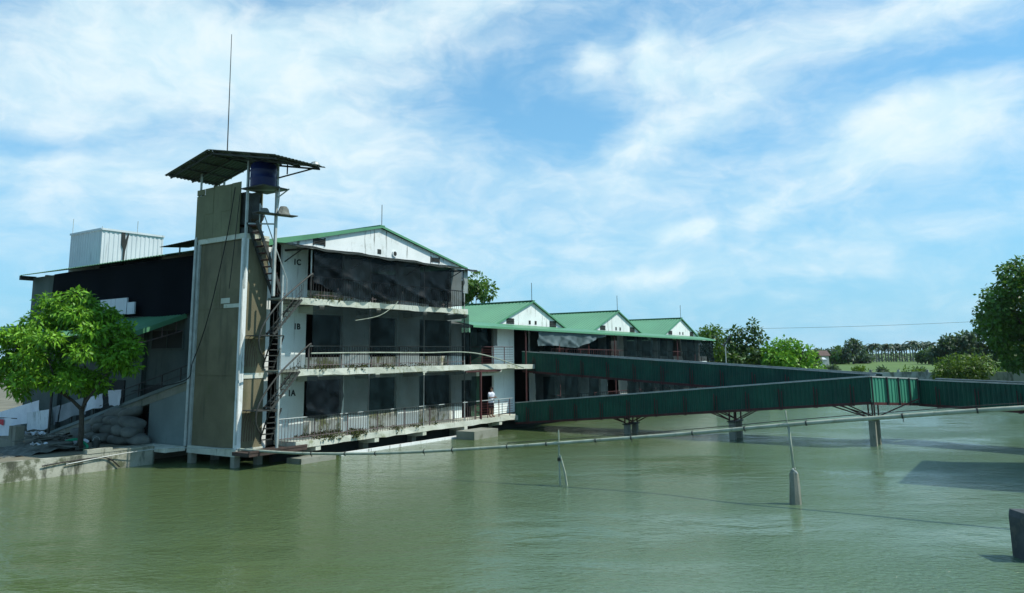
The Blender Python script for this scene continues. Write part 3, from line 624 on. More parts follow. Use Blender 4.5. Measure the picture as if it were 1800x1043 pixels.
# ------------------------------------------------------------------ stairs
ld = thing('ship_ladder', 'steep steel ladder stair with rails climbing to the tower head', 'stair', B((-.9, -.6, 6.9)))
for nn in (-.95, -.35):
    build(MB(B).bar((-1.75, nn, 9.95), (-.30, nn, 6.90), .05, .14), 'stringer', 'dksteel', ld)
    build(MB(B).tube([(-1.62, nn, 10.7), (-.10, nn, 7.62), (-.10, nn, 6.95)], .022).tube([(-1.62, nn, 10.7), (-1.62, nn, 9.75)], .022).tube([(-.85, nn, 9.13), (-1.05, nn, 8.45)], .016), 'handrail', 'steel' if nn > -.5 else 'dksteel', ld)
for k in range(11):
    t = (k + .5) / 11; build(MB(B).box(-1.75 + 1.45 * t - .02, -1.75 + 1.45 * t + .20, -.92, -.38, 9.95 - 3.05 * t - .02, 9.95 - 3.05 * t + .015), 'tread', 'rust', ld)
def stair(zt, zb, label):
    s = thing('steel_stair', label, 'stair', B((-.5, -.3, zb)), 'half-turn stairs between tower and balconies')
    zm = zb + (zt - zb) * .47
    for k, nn in enumerate((-.42, .04)):
        build(MB(B).bar((.42, nn, zt - .08), (-1.0, nn, zm + .02), .03, .09), 'stringer', 'dksteel', s)
    for k in range(7):
        t = (k + .6) / 7; build(MB(B).box(.42 - 1.42 * t - .13, .42 - 1.42 * t + .13, -.41, .03, zt - (zt - zm) * t - .02, zt - (zt - zm) * t + .02), 'tread', 'dksteel', s)
    build(MB(B).box(-1.62, -.5, -.96, .04, zm - .04, zm), 'landing', 'dksteel', s)
    for uu in (-.64, -.08):                   # the steep lower flight drops straight towards the wall
        build(MB(B).bar((uu, -.45, zm), (uu, -1.1, zb + .02), .03, .06), 'stringer', 'dksteel', s)
    for k in range(6):
        t = (k + .5) / 6; nn = -.45 - .65 * t; build(MB(B).box(-.63, -.09, nn - .09, nn + .09, zm - (zm - zb) * t - .018, zm - (zm - zb) * t + .018), 'tread', 'dksteel', s)
    h = MB(B); pts = [(.95, .05, zt + 1.0), (.85, .05, zt + 1.02), (-.45, .06, zt + .03), (-1.1, .06, zt - .62), (-1.5, .05, zt - 1.15), (-1.68, .03, zt - 1.6), (-1.68, 0, zt - 2.0), (-1.5, -.1, zt - 2.3), (-1.2, -.3, zt - 2.5)]
    q = []
    P = [Vector(p) for p in pts]
    for i in range(len(P) - 1):
        p0 = P[max(i - 1, 0)]; p1, p2 = P[i], P[i + 1]; p3 = P[min(i + 2, len(P) - 1)]
        for k in range(5):
            t = k / 5; q.append(.5 * ((2 * p1) + (p2 - p0) * t + (2 * p0 - 5 * p1 + 4 * p2 - p3) * t * t + (3 * p1 - p0 - 3 * p2 + p3) * t ** 3))
    q.append(P[-1])
    build(h.tube(q, .036, 6), 'handrail', 'dksteel', s)
    b_ = MB(B)
    for k in range(9):
        t = k / 8; uu = .45 - 1.5 * t; b_.bar((uu, .05, zt - (zt - zm) * (.45 - uu) / 1.42), (uu, .05, zt + .72 - 1.15 * (.6 - uu) / 1.5), .014)
    b_.tube([(.4, .05, zt + .35), (-1.0, .05, zm + .45)], .012); b_.tube([(.4, .05, zt + .12), (-1.0, .05, zm + .22)], .012)
    b_.bar((.9, .05, zt), (.9, .05, zt + 1.0), .03); b_.bar((.35, .05, zt), (.35, .05, zt + .55), .02)
    build(b_, 'balusters', 'dksteel', s)
    g = MB(B)                                 # fan-shaped guard at the landing
    for k in range(6):
        a0 = .12 * k; pp = [(-1.66 + a0, -.9, zb + .15)] + [(-1.66 + a0 + (.55 - a0) * (1 - math.cos(x)) * .5, -.9, zb + .15 + 1.25 * math.sin(x) * (1 - .1 * k)) for x in (.4, .8, 1.2, 1.57)]
        g.tube(pp, .012, 4)
    build(g, 'fan_guard', 'rust', s)
    build(MB(B).tube([(-.60, -.02, zb), (-.60, -.02, zt + .9)], .05, 8), 'newel_post', 'steel', s)
    build(MB(B).box(-.55, .34, -1.0, .05, zt - .10, zt - .02), 'stair_head', 'conc', s)
stair(ST[2], ST[1], 'upper half-turn steel stair with curved dark handrail beside the tower')
stair(ST[1], ST[0], 'lower half-turn steel stair with curved handrail above the ground floor')
tag(build(MB(B).tube([(-.62, .0, .65), (-.62, .0, 2.75)], .06, 8).tube([(-.62, .0, 2.70), (-.3, .0, 2.80)], .05, 8), 'pipe', 'steel'), 'upright white pipe with short elbow at the foot of the stairs', 'pipe')
# rooftop box and small awning
bx = thing('tank_room', 'big streaky white metal-clad box standing on the main roof', 'rooftop box', B((4, -21.6, 9.3)))
build(MB(B).box(2.04, 5.95, -23.5, -19.84, 9.4, 12.1), 'frame', 'box', bx)
build(corr(B, (2.0, -19.82, 9.4), (3.95, 0, 0), (0, 0, 2.7), .28, .035, .01), 'cladding', 'box', bx); build(corr(B, (2.02, -23.5, 9.4), (0, 3.7, 0), (0, 0, 2.7), .28, .035, .01), 'cladding', 'box', bx)
build(MB(B).box(1.97, 5.98, -19.79, -19.73, 12.04, 12.16).box(1.93, 1.97, -23.5, -19.8, 12.04, 12.16), 'top_trim', 'box', bx)
build(MB(B).prism([(3.2, -19.78, 12.08), (3.42, -19.78, 12.05), (3.45, -19.78, 11.5), (3.62, -19.78, 12.05), (3.66, -19.78, 11.95), (3.47, -19.78, 10.9), (3.40, -19.78, 9.8), (3.34, -19.78, 9.8), (3.33, -19.78, 11.0), (3.22, -19.78, 11.3)], (0, .02, 0)), 'split', 'void', bx)
for uu, nn, h_ in ((2.05, -23.4, 1.0), (4.3, -20, .8), (2.05, -19.9, .18)): build(MB(B).tube([(uu, nn, 12.1), (uu, nn, 12.1 + h_)], .02, 5), 'rod', 'steel', bx)
aw = thing('tin_awning', 'small dark tin awning on short posts above the left eave', 'awning', B((-.6, -6.8, 9.3)))
build(corr(B, (-1.2, -8.3, 9.62), (0, 3.6, .12), (1.5, 0, .14), .2, .02), 'sheet', 'darksheet', aw)
build(MB(B).bar((-.7, -7.4, 9.2), (-.7, -7.4, 9.63), .05).bar((-.3, -6.6, 9.3), (-1.0, -5.6, 9.65), .05).bar((.1, -7.4, 9.3), (.1, -7.4, 9.75), .05), 'post', 'dksteel', aw)
# loose pipe on the middle balcony and stick
cable([(.95, .1, 4.50), (4.5, .12, 4.52), (8.5, .12, 4.50), (11.5, .14, 4.52), (13.6, .3, 4.30), (16.9, .5, 3.58)], .035, 'pipe', 'long pale pipe lashed along the middle balcony, drooping at its right end', 'pipe', cat='pipe')
cable([(3.5, .12, 5.98), (5.0, .14, 6.25), (6.0, .15, 6.75), (6.3, .15, 7.0)], .017, 'pipe', 'bent pale pole sticking out under the top balcony', 'pole', cat='pole')
# concrete block in the water
tag(build(MB(B).prism([(10.9, .15, -.3), (13.1, .15, -.3), (13.15, 1.25, -.3), (10.95, 1.3, -.3)], (0, 0, .72)), 'concrete_block', 'conc'), 'square concrete block in the water below the maroon post', 'block')

# ================================================================== LONG ROW with three gables
row = thing('row_building', 'long two storey white building with three green gabled roofs', 'building', B((32, -8, 0)))
def rw(mb, name, m, **k): return build(mb, name, m, row, **k)
RU0, RU1 = 13.25, 50.8
for z in (.85, 3.83):
    s0 = 16.7
    rw(MB(Brow).box(s0, RU1, -1.39, -.02, z - .27, z), 'balcony_slab', 'slab'); rw(MB(Brow).box(RU0, RU1, -22, -1.56, z - .22, z - .01), 'floor', 'void')
for i, z in enumerate((.85, 3.83)):
    zt = 3.6 if i == 0 else 6.05
    mb = MB(Brow); u = 20.6; k = 0
    while u < RU1 - 1:
        w_ = 1.5 if k % 2 == 0 else 1.1; mb.box(u, min(u + w_, RU1), -1.55, -1.4, z, zt); mb.box(u + w_, u + 3.2, -1.54, -1.41, z + 2.15, zt); mb.box(u + w_, u + 3.2, -1.53, -1.38, z + .003, z + .6); u += 3.2; k += 1
    mb.box(RU1 - .5, RU1, -22, -1.4, z, zt)
    build_each(mb, 'wall', 'pier', row)
    railing(Brow, 21.0, RU1, z, row, gap=.3, m='rust', hm='rust')
    u = 18
    pb = MB(Brow)
    while u < RU1: pb.bar((u, -.06, z), (u, -.06, zt), .07); u += 4
    build_each(pb, 'balcony_post', 'rust', row)
build_each(MB(Brow).box(RU0 + .1, RU1 - .6, -5.2, -5.0, .8, 6.2).box(RU0, RU1, -22, -21.8, .6, 6.0), 'dark_backing', 'void', row)  # near-black backing added so the row's openings stay dark
rw(MB(Brow).box(RU0, RU1, -1.0, -.8, -.6, .57), 'base_wall', 'void')
mb = MB(Brow).sheet(lambda a, b: (12.35 + 38.6 * a, -1.3 + 1.5 * b, 6.30 - .30 * b), 40, 1); m2 = MB(Brow).sheet(lambda a, b: (12.35 + 38.6 * a, .2 + .01 * b, 6.0 - .12 * b), 40, 1)
mb.v += m2.v; mb.fc += [tuple(i + 82 for i in f) for f in m2.fc]
rw(mb, 'pent_roof', 'roof')
rw(MB(Brow).sheet(lambda a, b: (12.35 + 38.6 * a, -1.3 + 1.48 * b, 6.24 - .30 * b), 4, 1), 'soffit', 'void')
for cu in (20.85, 33.3, 46.3):
    hw = 4.15; za = 7.86; zb = 6.26
    g = rw(MB(Brow).prism([(cu - hw, -1.4, zb - .1), (cu + hw, -1.4, zb - .1), (cu + hw, -1.4, zb), (cu, -1.4, za), (cu - hw, -1.4, zb)], (0, -.15, 0)), 'gable_wall', 'white')
    for du, zz, sx, sy in ((-2.55, 6.52, .42, .34), (2.6, 6.52, .42, .40), (-.3, 6.52, .11, .24), (.42, 6.52, .11, .24)):
        v_ = build(MB(Brow).box(cu + du - sx, cu + du + sx, -1.395, -1.38, zz - sy / 2, zz + sy / 2), 'vent', 'void', g)
        if sx > .2:
            f_ = MB(Brow)
            for k in range(3): f_.bar((cu + du - sx, -1.37, zz - sy / 2 + sy * (k + .5) / 3), (cu + du + sx, -1.37, zz - sy / 2 + sy * (k + .5) / 3), .03)
            build(f_, 'vent_slats', 'dksteel', v_)
    for sg in (-1, 1):
        ew = 5.6; sl_ = (za - zb) / hw
        r_ = rw(corr(Brow, (cu, -1.27, za + .06), (0, -21, 0), (sg * ew, 0, -ew * sl_), .28, .03, .012), 'roof', 'roof')
        build(MB(Brow).prism([(cu, -1.24, za + .08), (cu + sg * 4.75, -1.24, za + .08 - 4.75 * sl_), (cu + sg * 4.75, -1.24, za - .02 - 4.75 * sl_), (cu, -1.24, za - .02)], (0, -.03, 0)), 'verge_board', 'roof', r_)
    rw(MB(Brow).bar((cu, -1.23, za + .09), (cu, -22, za + .09), .3, .05), 'ridge_cap', 'roof')
    rw(MB(Brow).tube([(cu - .15, -1.3, za), (cu - .15, -1.3, za + 1.25)], .02, 5), 'lightning_rod', 'dksteel')
net(Brow, 19.3, 28.2, 4.95, 5.92, 'greytarp', 'sagging blue-grey tarp under the green eave above the upper walkway', .05, .14, 11, lambda a: .05 * math.sin(9 * a) + max(0, a - .55) * 1.7)
net(Brow, 19.6, 30.9, 4.0, 5.9, 'net_dense', 'dark net added as shade behind the sagging blue-grey tarp', -.8, .06, 17)  # added sheet that darkens the pale wall below the tarp
net(Brow, 31.3, 40.8, 3.95, 5.9, 'net_dense', 'dark net on the upper floor below the second small gable', .03, .06, 12)
net(Brow, 42.6, 50.7, 3.95, 5.88, 'net_dense', 'dark net on the upper floor at the far end of the long building', .03, .1, 13)
net(Brow, 18.9, 28.6, 1.1, 3.5, 'net_dense', 'torn net on the ground floor seen between the two walkways', .0, .08, 14)
net(Brow, 31.8, 50.5, 1.0, 3.5, 'net_dense', 'long dark net on the far ground floor between the walkways', .0, .08, 16)
net(Brow, 14.2, 16.2, 4.9, 5.95, 'net', 'short black net in the dark bay above the red railing', -.9, .06, 15)
for k, (uu, zz, r_) in enumerate(((38.5, 1.35, .32), (39.6, 1.4, .36), (40.4, 1.32, .28))):
    mb = MB(Brow).blob((uu, -.55, .85 + r_ * .9), (.5, .3, r_ * .95), 10, 6, .15, k)
    tag(build(mb, 'feed_bag', 'cloth_w', smooth=True), 'white feed bag on the far ground floor balcony behind the walkways', 'bag', 'white feed bags on the far balcony')

# ================================================================== WALKWAYS
def walkway(label, pts, width, side, hgt, panels_end=None):
    """pts: two (u,n,zfloor) ends of the near edge; side: vector across to the far edge"""
    a, b = Vector(pts[0]), Vector(pts[1]); across = Vector(side) * width; d = b - a
    t = thing('covered_walkway', label, 'walkway', B(((a + b) / 2 + across / 2)[:2] + (0,)))
    low = Vector((0, 0, -.06)); up = Vector((0, 0, hgt))
    build(MB(B).prism([tuple(a + across * .02), tuple(b + across * .02), tuple(b + across * .98), tuple(a + across * .98)], (0, 0, -.09)), 'deck', 'dksteel', t)
    L = d.length
    for off, sgn in ((Vector((0, 0, 0)), 1), (across, -1)):
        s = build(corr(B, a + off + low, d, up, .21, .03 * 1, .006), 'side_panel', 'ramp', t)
        build(MB(B).bar(a + off + low + up, b + off + low + up, .07, .05), 'top_rail', 'steel', t)
        build(MB(B).bar(a + off + Vector((0, 0, -.12)), b + off + Vector((0, 0, -.12)), .06, .12), 'edge_beam', 'rust', t)
        n = max(2, int(L / 1.75)); outv = -across.normalized() * .05 if sgn == 1 else across.normalized() * .05
        for k in range(n + 1):
            p = a + d * ((k + .5) / (n + 1)) + off + outv
            f_ = MB(B).bar(p + Vector((0, 0, -.2)), p + Vector((0, 0, hgt - .35)), .035); dd = d.normalized() * .14
            f_.bar(p + dd + Vector((0, 0, -.2)), p + dd + Vector((0, 0, hgt - .45)), .03); f_.bar(p + Vector((0, 0, -.2)), p + dd + Vector((0, 0, -.2)), .03)
            build(f_, 'frame', 'rust', t)
    return t
walkway('lower green sheet walkway rising from the ground floor balcony over the water', [(17.0, -.2, .46), (17.0, 19.35, 2.10)], 1.75, (1, 0, 0), 1.13)
walkway('upper green sheet walkway sloping down from the middle floor to the landing', [(19.0, -1.0, 3.46), (19.0, 19.35, 2.10)], 1.75, (1, 0, 0), 1.16)
# landing with the sunlit end
lg = thing('walkway_landing', 'corner landing of the green walkways with one sunlit side', 'landing', B((19, 20, 0)))
build(MB(B).prism([(17.02, 19.36, 2.05), (20.9, 19.36, 2.05), (22.3, 21.2, 1.93), (20.1, 20.9, 1.95)], (0, 0, -.1)), 'deck', 'dksteel', lg)
pa, pb = Vector((17.0, 19.38, 2.02)), Vector((20.15, 20.95, 1.84))
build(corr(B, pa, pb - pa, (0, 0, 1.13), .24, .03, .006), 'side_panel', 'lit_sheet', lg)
f_ = MB(B); nrm = Vector((-(pb - pa).y, (pb - pa).x, 0)).normalized() * -.06
if nrm.y < 0: nrm = -nrm
for k in (0.02, .33, .57, .8, .98):
    p = pa + (pb - pa) * k + nrm; f_.bar(p + Vector((0, 0, -.1)), p + Vector((0, 0, 1.15)), .07)
build_each(f_, 'frame', 'dksteel', lg)
build_each(MB(B).bar(pa + Vector((0, 0, 1.15)), pb + Vector((0, 0, 1.15)), .07, .06), 'top_rail', 'steel', lg)
build(MB(B).bar(pa + Vector((0, 0, -.06)), pb + Vector((0, 0, -.06)), .07, .12), 'edge_beam', 'rust', lg)
walkway('green sheet walkway leaving the landing towards the right bank', [(20.15, 20.95, 1.88), (16.9, 30.6, 1.62)], 1.9, (.948, .318, 0), 1.12)
# piers: two concrete legs and splayed steel struts
def pier(u, n, zc, zd, label, spread=1.6):
    t = thing('walkway_pier', label, 'pier', B((u + .5, n, 0)))
    for du in (0, 1.0): build(MB(B).prism([(u + du - .14, n - .14, -1.2), (u + du + .14, n - .14, -1.2), (u + du + .14, n + .14, -1.2), (u + du - .14, n + .14, -1.2)], (0, 0, 1.2 + zc)), 'leg', 'conc', t)
    build(MB(B).box(u - .2, u + 1.2, n - .2, n + .2, zc, zc + .06), 'cap', 'dksteel', t)
    for du in (0, 1.0):
        for dn in (-.13, .13): build(MB(B).bar((u + du, n + dn, zc + .05), (u + du, n + dn, zd), .06), 'post', 'rust', t)
        for k, dn in enumerate((-spread, -spread * .75, spread)):
            build(MB(B).bar((u + du, n + (.13 if dn > 0 else -.13), zc + .1), (u + du, n + dn, zd + dn * .08), .05), 'strut', 'rust', t)
pier(17.4, 6.9, .50, .93, 'walkway pier nearest the building, standing in shade', 1.0)
pier(17.4, 12.75, .85, 1.42, 'middle walkway pier with two concrete legs in the pond', 1.2)
pier(17.6, 19.25, 1.18, 1.98, 'tall walkway pier with wide steel struts under the sunlit landing', 1.9)
pier(18.3, 28.4, .9, 1.55, 'outermost walkway pier beside the right edge of the view', 1.2)

# ================================================================== POND PIPE AND STAKES
pts = [(-11.3, 31.9, .72), (-8.8, 30.75, .68), (-6.77, 30.0, .71), (-4.26, 29.0, .84), (-1.2, 27.8, 1.10), (1.51, 26.7, 1.37), (3.8, 25.7, 1.62), (5.95, 24.6, 1.88), (8.02, 23.0, 2.22), (10.6, 21.5, 2.55), (12.97, 20.0, 2.84), (16.5, 17.8, 3.15)]
pp = thing('water_pipe', 'long grey pipe carried over the pond on stakes', 'pipe', (0, 27, 0))
P = [Vector(p) for p in pts]; q = []
for i in range(len(P) - 1):
    p0 = P[max(i - 1, 0)]; p1, p2 = P[i], P[i + 1]; p3 = P[min(i + 2, len(P) - 1)]
    for k in range(6):
        t = k / 6; q.append(.5 * ((2 * p1) + (p2 - p0) * t + (2 * p0 - 5 * p1 + 4 * p2 - p3) * t * t + (3 * p1 - p0 - 3 * p2 + p3) * t ** 3))
q.append(P[-1]); build(MB().tube(q, .05, 8, .062), 'pipe_run', 'pipe', pp, smooth=True)
build(MB().tube([p + Vector((.02, .05, .12)) for p in q[26:]], .012, 5), 'tied_cord', 'dksteel', pp)
rd = random.Random(12)
for k in (9, 13, 16, 20, 22, 26, 29, 33, 36, 41, 45, 49, 54, 58, 62):
    d = (q[k + 1] - q[k]).normalized()
    build(MB().tube([q[k] - d * .02, q[k] + d * .02], .074, 8).tube([q[k] + Vector((0, 0, .05)), q[k] + Vector((.02, 0, .05 + rd.uniform(.02, .10)))], .01, 4).tube([q[k], q[k] + Vector((.02, 0, -rd.uniform(.07, .16)))], .012, 4), 'band', 'dksteel', pp)
st = thing('stake', 'thin wooden stake with slanted prop holding the pipe in mid pond', 'stake', (1.5, 26.7, 0))
build(MB().tube([(1.53, 26.72, -.6), (1.50, 26.7, .9), (1.50, 26.7, 1.80)], .032, 7, .022), 'upright', 'pipe', st)
build(MB().tube([(1.80, 26.62, -.5), (1.68, 26.64, .4), (1.53, 26.66, .98)], .042, 7, .032), 'prop', 'pipe', st)
build(MB().tube([(1.50, 26.66, .82), (1.52, 26.74, .86)], .075, 7), 'lashing', 'dksteel', st)
st = thing('post', 'bamboo pole set in a thick weathered concrete post in the pond', 'post', (8.0, 23, 0))
mb = MB(); k = 8; vs = []
for z_, r_ in ((-.7, .175), (.1, .165), (.6, .14), (.86, .125), (.93, .09)):
    for i in range(k): a = 2 * math.pi * (i + .5) / k; vs.append((8.06 + r_ * math.cos(a) * (1 + .06 * math.sin(3 * a + z_ * 5)), 23.0 + r_ * math.sin(a), z_ + .03 * math.sin(2 * a)))
mb.add(vs, [(j * k + i, j * k + (i + 1) % k, (j + 1) * k + (i + 1) % k, (j + 1) * k + i) for j in range(4) for i in range(k)] + [tuple(4 * k + i for i in range(k))])
build(mb, 'concrete_foot', 'conc', st)
build(MB().tube([(8.07, 23, .8), (8.03, 23, 1.6), (7.99, 23, 2.28)], .04, 8, .033).tube([(7.99, 23.05, 2.1), (7.96, 23.05, 2.62)], .018, 5), 'bamboo_pole', 'pipe', st, smooth=True)
build(MB().tube([(8.12, 22.9, .86), (8.0, 22.93, .97), (8.12, 23.08, .98)], .03, 6), 'wire_tie', 'steel', st)
ps = thing('bollard', 'square concrete bollard with painted-in shade at the right edge of the pond', 'bollard', (10.72, 16.8, 0))
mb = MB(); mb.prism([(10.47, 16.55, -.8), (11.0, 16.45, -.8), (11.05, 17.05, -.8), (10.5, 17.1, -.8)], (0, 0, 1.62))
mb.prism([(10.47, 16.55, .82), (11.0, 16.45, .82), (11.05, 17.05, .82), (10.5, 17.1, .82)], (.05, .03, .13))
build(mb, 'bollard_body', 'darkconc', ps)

# ================================================================== QUAY, TREE, LAUNDRY, SACKS
qy = thing('quay_wall', 'stained concrete quay wall along the left water edge', 'wall', B((-20, -5.2, 0)))
mb = MB(B); rd = random.Random(3); n = 60; prev = None
for k in range(n):
    u0, u1 = -60 + 57.2 * k / n, -60 + 57.2 * (k + 1) / n
    a0, a1 = .70 + .02 * math.sin(k * 1.3), .70 + .02 * math.sin((k + 1) * 1.3)
    mb.poly([(u0, -5.08, -1), (u1, -5.08, -1), (u1, -5.08, a1), (u0, -5.08, a0)]); mb.poly([(u0, -5.08, a0), (u1, -5.08, a1), (u1, -5.36, a1), (u0, -5.36, a0)]); mb.poly([(u0, -5.36, a0), (u1, -5.36, a1), (u1, -5.36, .2), (u0, -5.36, .2)])
mb.poly([(-2.8, -5.08, -1), (-2.8, -5.08, .7), (-2.8, -5.36, .7), (-2.8, -5.36, -1)])
build(mb, 'quay_face', 'kerb', qy)
build(MB(B).box(-2.82, -1.9, -6.6, -4.3, .50, .68), 'quay_slab', 'slab', qy)
build(MB(B).box(-5.6, -4.6, -5.37, -5.06, .70, .86).box(-4.6, -2.85, -5.9, -5.06, .70, .76), 'quay_cap', 'kerb', qy)
cable([(-7.25, -5.0, .46), (-6.2, -5.02, .52), (-4.9, -5.02, .50), (-4.3, -5.0, .08)], .025, 'black', 'black pipe bent over the stained quay wall', 'pipe', cat='pipe')
cable([(-6.4, -5.0, .42), (-4.2, -4.9, .60), (-2.6, -4.2, .68), (-1.8, -.9, .75)], .018, 'steel', 'thin pale pole slung from the quay to the tower foot', 'pole', cat='pole')

def leaf_cloud(clumps, count, ln, wd, droop=.3, seed=0, shell=.55, flat=.0, fold=True):
    rg = np.random.default_rng(seed); C = np.array([c[:3] for c in clumps]); Rr = np.array([c[3:6] if len(c) >= 6 else (c[3],) * 3 for c in clumps], float)
    wgt = (Rr[:, 0] * Rr[:, 1] + Rr[:, 0] * Rr[:, 2]); wgt = wgt / wgt.sum()
    idx = rg.choice(len(clumps), count, p=wgt)
    d = rg.normal(size=(count, 3)); d /= np.linalg.norm(d, axis=1)[:, None]
    rad = shell + (1 - shell) * rg.random(count) ** .6
    rad *= 1 + .12 * rg.normal(size=count)
    p = C[idx] + d * Rr[idx] * rad[:, None]
    ax = d * .8 + rg.normal(size=(count, 3)) * .6; ax[:, 2] -= droop; ax /= np.linalg.norm(ax, axis=1)[:, None]
    nr = d * .6 + rg.normal(size=(count, 3)) * .55; nr[:, 2] += .7
    sd_ = np.cross(ax, nr); sd_ /= np.linalg.norm(sd_, axis=1)[:, None] + 1e-9
    nr = np.cross(sd_, ax)
    L = ln * (.65 + .7 * rg.random(count))[:, None]; Wd = wd * (.65 + .7 * rg.random(count))[:, None]
    v0 = p; v2 = p + ax * L - np.array([0, 0, 1]) * L * .12; mid = p + ax * L * .45 + nr * L * .06
    v1 = mid + sd_ * Wd; v3 = mid - sd_ * Wd
    V = np.stack([v0, v1, v2, v3], 1).reshape(-1, 3)
    F = np.arange(count * 4).reshape(-1, 4)
    return V, F
def leaf_obj(V, F, name, m, parent):
    org = WL[parent.name]; V = V - np.array(org)
    me = bpy.data.meshes.new(name); n = len(F); me.vertices.add(len(V)); me.vertices.foreach_set('co', V.astype(np.float32).ravel())
    me.loops.add(n * 4); me.loops.foreach_set('vertex_index', F.astype(np.int32).ravel()); me.polygons.add(n)
    me.polygons.foreach_set('loop_start', np.arange(0, n * 4, 4, dtype=np.int32)); me.update(calc_edges=True); me.validate()
    me.materials.append(M[m]); o = bpy.data.objects.new(name, me); COL.objects.link(o); o.parent = parent; WL[o.name] = org; return o
def tree(name, label, base, limbs, clumps, count, ln, wd, m, seed=0, group=None, cat='tree', shell=.55, droop=.3, bark='bark'):
    t = thing(name, label, cat, base, group); mb = MB()
    b = Vector(base)
    for pts, r0, r1 in limbs: mb.tube([b + Vector(p) for p in pts], r0, 7, r1)
    build(mb, 'trunk', bark, t, smooth=True)
    V, F = leaf_cloud([tuple(np.array(c[:3]) + np.array(base)) + tuple(c[3:]) for c in clumps], count, ln, wd, droop, seed, shell)
    leaf_obj(V, F, 'crown', m, t); return t
def crown(w, h, zc, n, seed, r=(.22, .36), hollow=.55):
    """irregular clump list filling a dome of half-width w, half-height h, centred zc above the base"""
    rd = random.Random(seed); out_ = []
    for k in range(n):
        while True:
            x, y, z = (rd.uniform(-1, 1) for _ in range(3))
            q = x * x + y * y + z * z
            if hollow ** 2 < q < 1: break
        rr = rd.uniform(*r) * w; s = 1 - r[0] * .7
        out_.append((x * w * s, y * w * s, zc + z * h * s, rr, rr, rr * .72))
    return out_
for k, (cl_, cnt) in enumerate(MOSS):
    V, F = leaf_cloud(cl_, cnt, .10, .03, -.2, 200 + k, .2); leaf_obj(V, F, 'moss', 'moss', main)['kind'] = 'stuff'
# near tree on the quay
bt = (-17.9, 32.55, .62)
cl = []
rd = random.Random(5)
for k in range(58):
    while True:
        x, y, z = rd.uniform(-1, 1), rd.uniform(-1, 1), rd.uniform(-.95, 1)
        if .36 < x * x + y * y + z * z < 1: break
    w_ = 2.85 * (1 - .50 * max(0, z) - .12 * max(0, -z)); cl.append((-.85 + x * w_, y * 2.3 * (1 - .4 * max(0, z)), 4.35 + z * (2.35 if z > 0 else 1.9) - (.25 * abs(x)), .58, .58, .32))
cl += [(1.6, -.2, 4.0, .6, .6, .4), (1.85, 0, 3.45, .5, .5, .35), (-2.6, -.3, 2.75, .5, .5, .4), (-2.3, -.4, 2.45, .4, .4, .35), (-.1, 0, 2.6, .45, .45, .3), (-3.6, 0, 3.9, .8, .7, .5), (-3.4, 0, 3.2, .8, .7, .5)]
limbs = [([(0, 0, -.1), (.03, 0, .7), (0, 0, 1.35), (-.05, 0, 1.75)], .12, .085), ([(-.05, 0, 1.7), (-.5, .1, 2.05), (-1.2, .1, 2.5), (-2.2, 0, 3.2)], .08, .03), ([(-.05, 0, 1.7), (.25, -.1, 2.1), (.8, -.1, 2.9), (1.4, 0, 3.8)], .07, .025), ([(0, 0, 1.6), (.05, .2, 2.6), (-.2, .1, 4), (-.3, 0, 5.4)], .07, .02), ([(-.6, .1, 2.1), (-.9, -.6, 3), (-1.2, -1, 4.2)], .05, .02), ([(.05, .2, 2.4), (.6, .8, 3.2), (.7, 1.2, 4.2)], .05, .02)]
tree('broadleaf_tree', 'bright green leafy tree on the quay beside the laundry', bt, limbs, cl, 17000, .22, .05, 'leaf_a', 11, shell=.30, droop=.35)
# dark mass of foliage further left is the same crown; laundry on the ramp railing
def cloth(u, n, z, wid, hgt, m, label, slope=.0, group=None, cat='cloth', seed=0, tilt=0.0, name='laundry', extra=None):
    """cloth hanging along the ramp: n is its left (far) end"""
    ph = seed * 1.7
    def fn(a, b):
        return (u - .05 - .03 * math.sin(a * 11 + ph) * b - .10 * b * math.sin(a * 3 + ph), n + wid * a + tilt * b * hgt + .02 * math.sin(9 * b + ph), z + slope * wid * a - hgt * b * (1 + .05 * math.sin(a * 7 + ph)))
    mb = MB(B).sheet(fn, 14, 10); mbb = MB(B).sheet(lambda a, b: tuple(np.array(fn(a, b)) + np.array((.012, 0, 0))), 14, 10)
    k = len(mb.v); mb.v += mbb.v; mb.fc += [tuple(i + k for i in f) for f in mbb.fc]
    o = build(mb, name, m, smooth=True); return tag(o, label, cat, group)
RZ = lambda n: rz(n) + .76
cloth(-1.9, -22.0, 1.50, 4.75, 1.0, 'cloth_w', 'long white sheet hung highest at the left end of the ramp railing', .17, seed=1)
cloth(-2.1, -18.0, 1.66, 2.4, .92, 'cloth_s', 'white cloth with dark streaky print hung in front of the long sheet', .10, seed=2, tilt=.15)
cl_ = thing('laundry', 'white cloth with a red print at the far left edge of the view', 'cloth', B((-6.0, -11.8, gz)))
mb = MB(B).sheet(lambda a, b: (-6.0 - .04 * math.sin(a * 9), -13.2 + 2.55 * a, 1.88 + .02 * a - .74 * b + .02 * math.sin(a * 8)), 12, 8); build(mb, 'fabric', 'cloth_w', cl_, smooth=True)
mb = MB(B).sheet(lambda a, b: (-6.06 - .04 * math.sin(a * 9), -13.1 + 1.9 * a, 1.84 - (.22 + .05 * math.sin(7 * a)) * b), 12, 2); build(mb, 'red_print', 'red', cl_)
build(MB(B).tube([(-6.0, -13.6, 1.87), (-6.0, -10.2, 1.91)], .02), 'line', 'dksteel', cl_)
cloth(-1.9, -15.75, RZ(-15.75) + .42, .75, .85, 'cloth_g', 'grey shirt on the ramp railing right of the streaky white cloth', .22, seed=3)
cloth(-1.9, -14.9, RZ(-14.9) + .38, 2.3, .80, 'cloth_g', 'wide grey towel hanging behind the tree trunk', .20, seed=4)
cloth(-1.9, -12.35, RZ(-12.35) + .22, 1.25, .62, 'cloth_w', 'small pale towel hanging just right of the tree trunk', .18, seed=5)
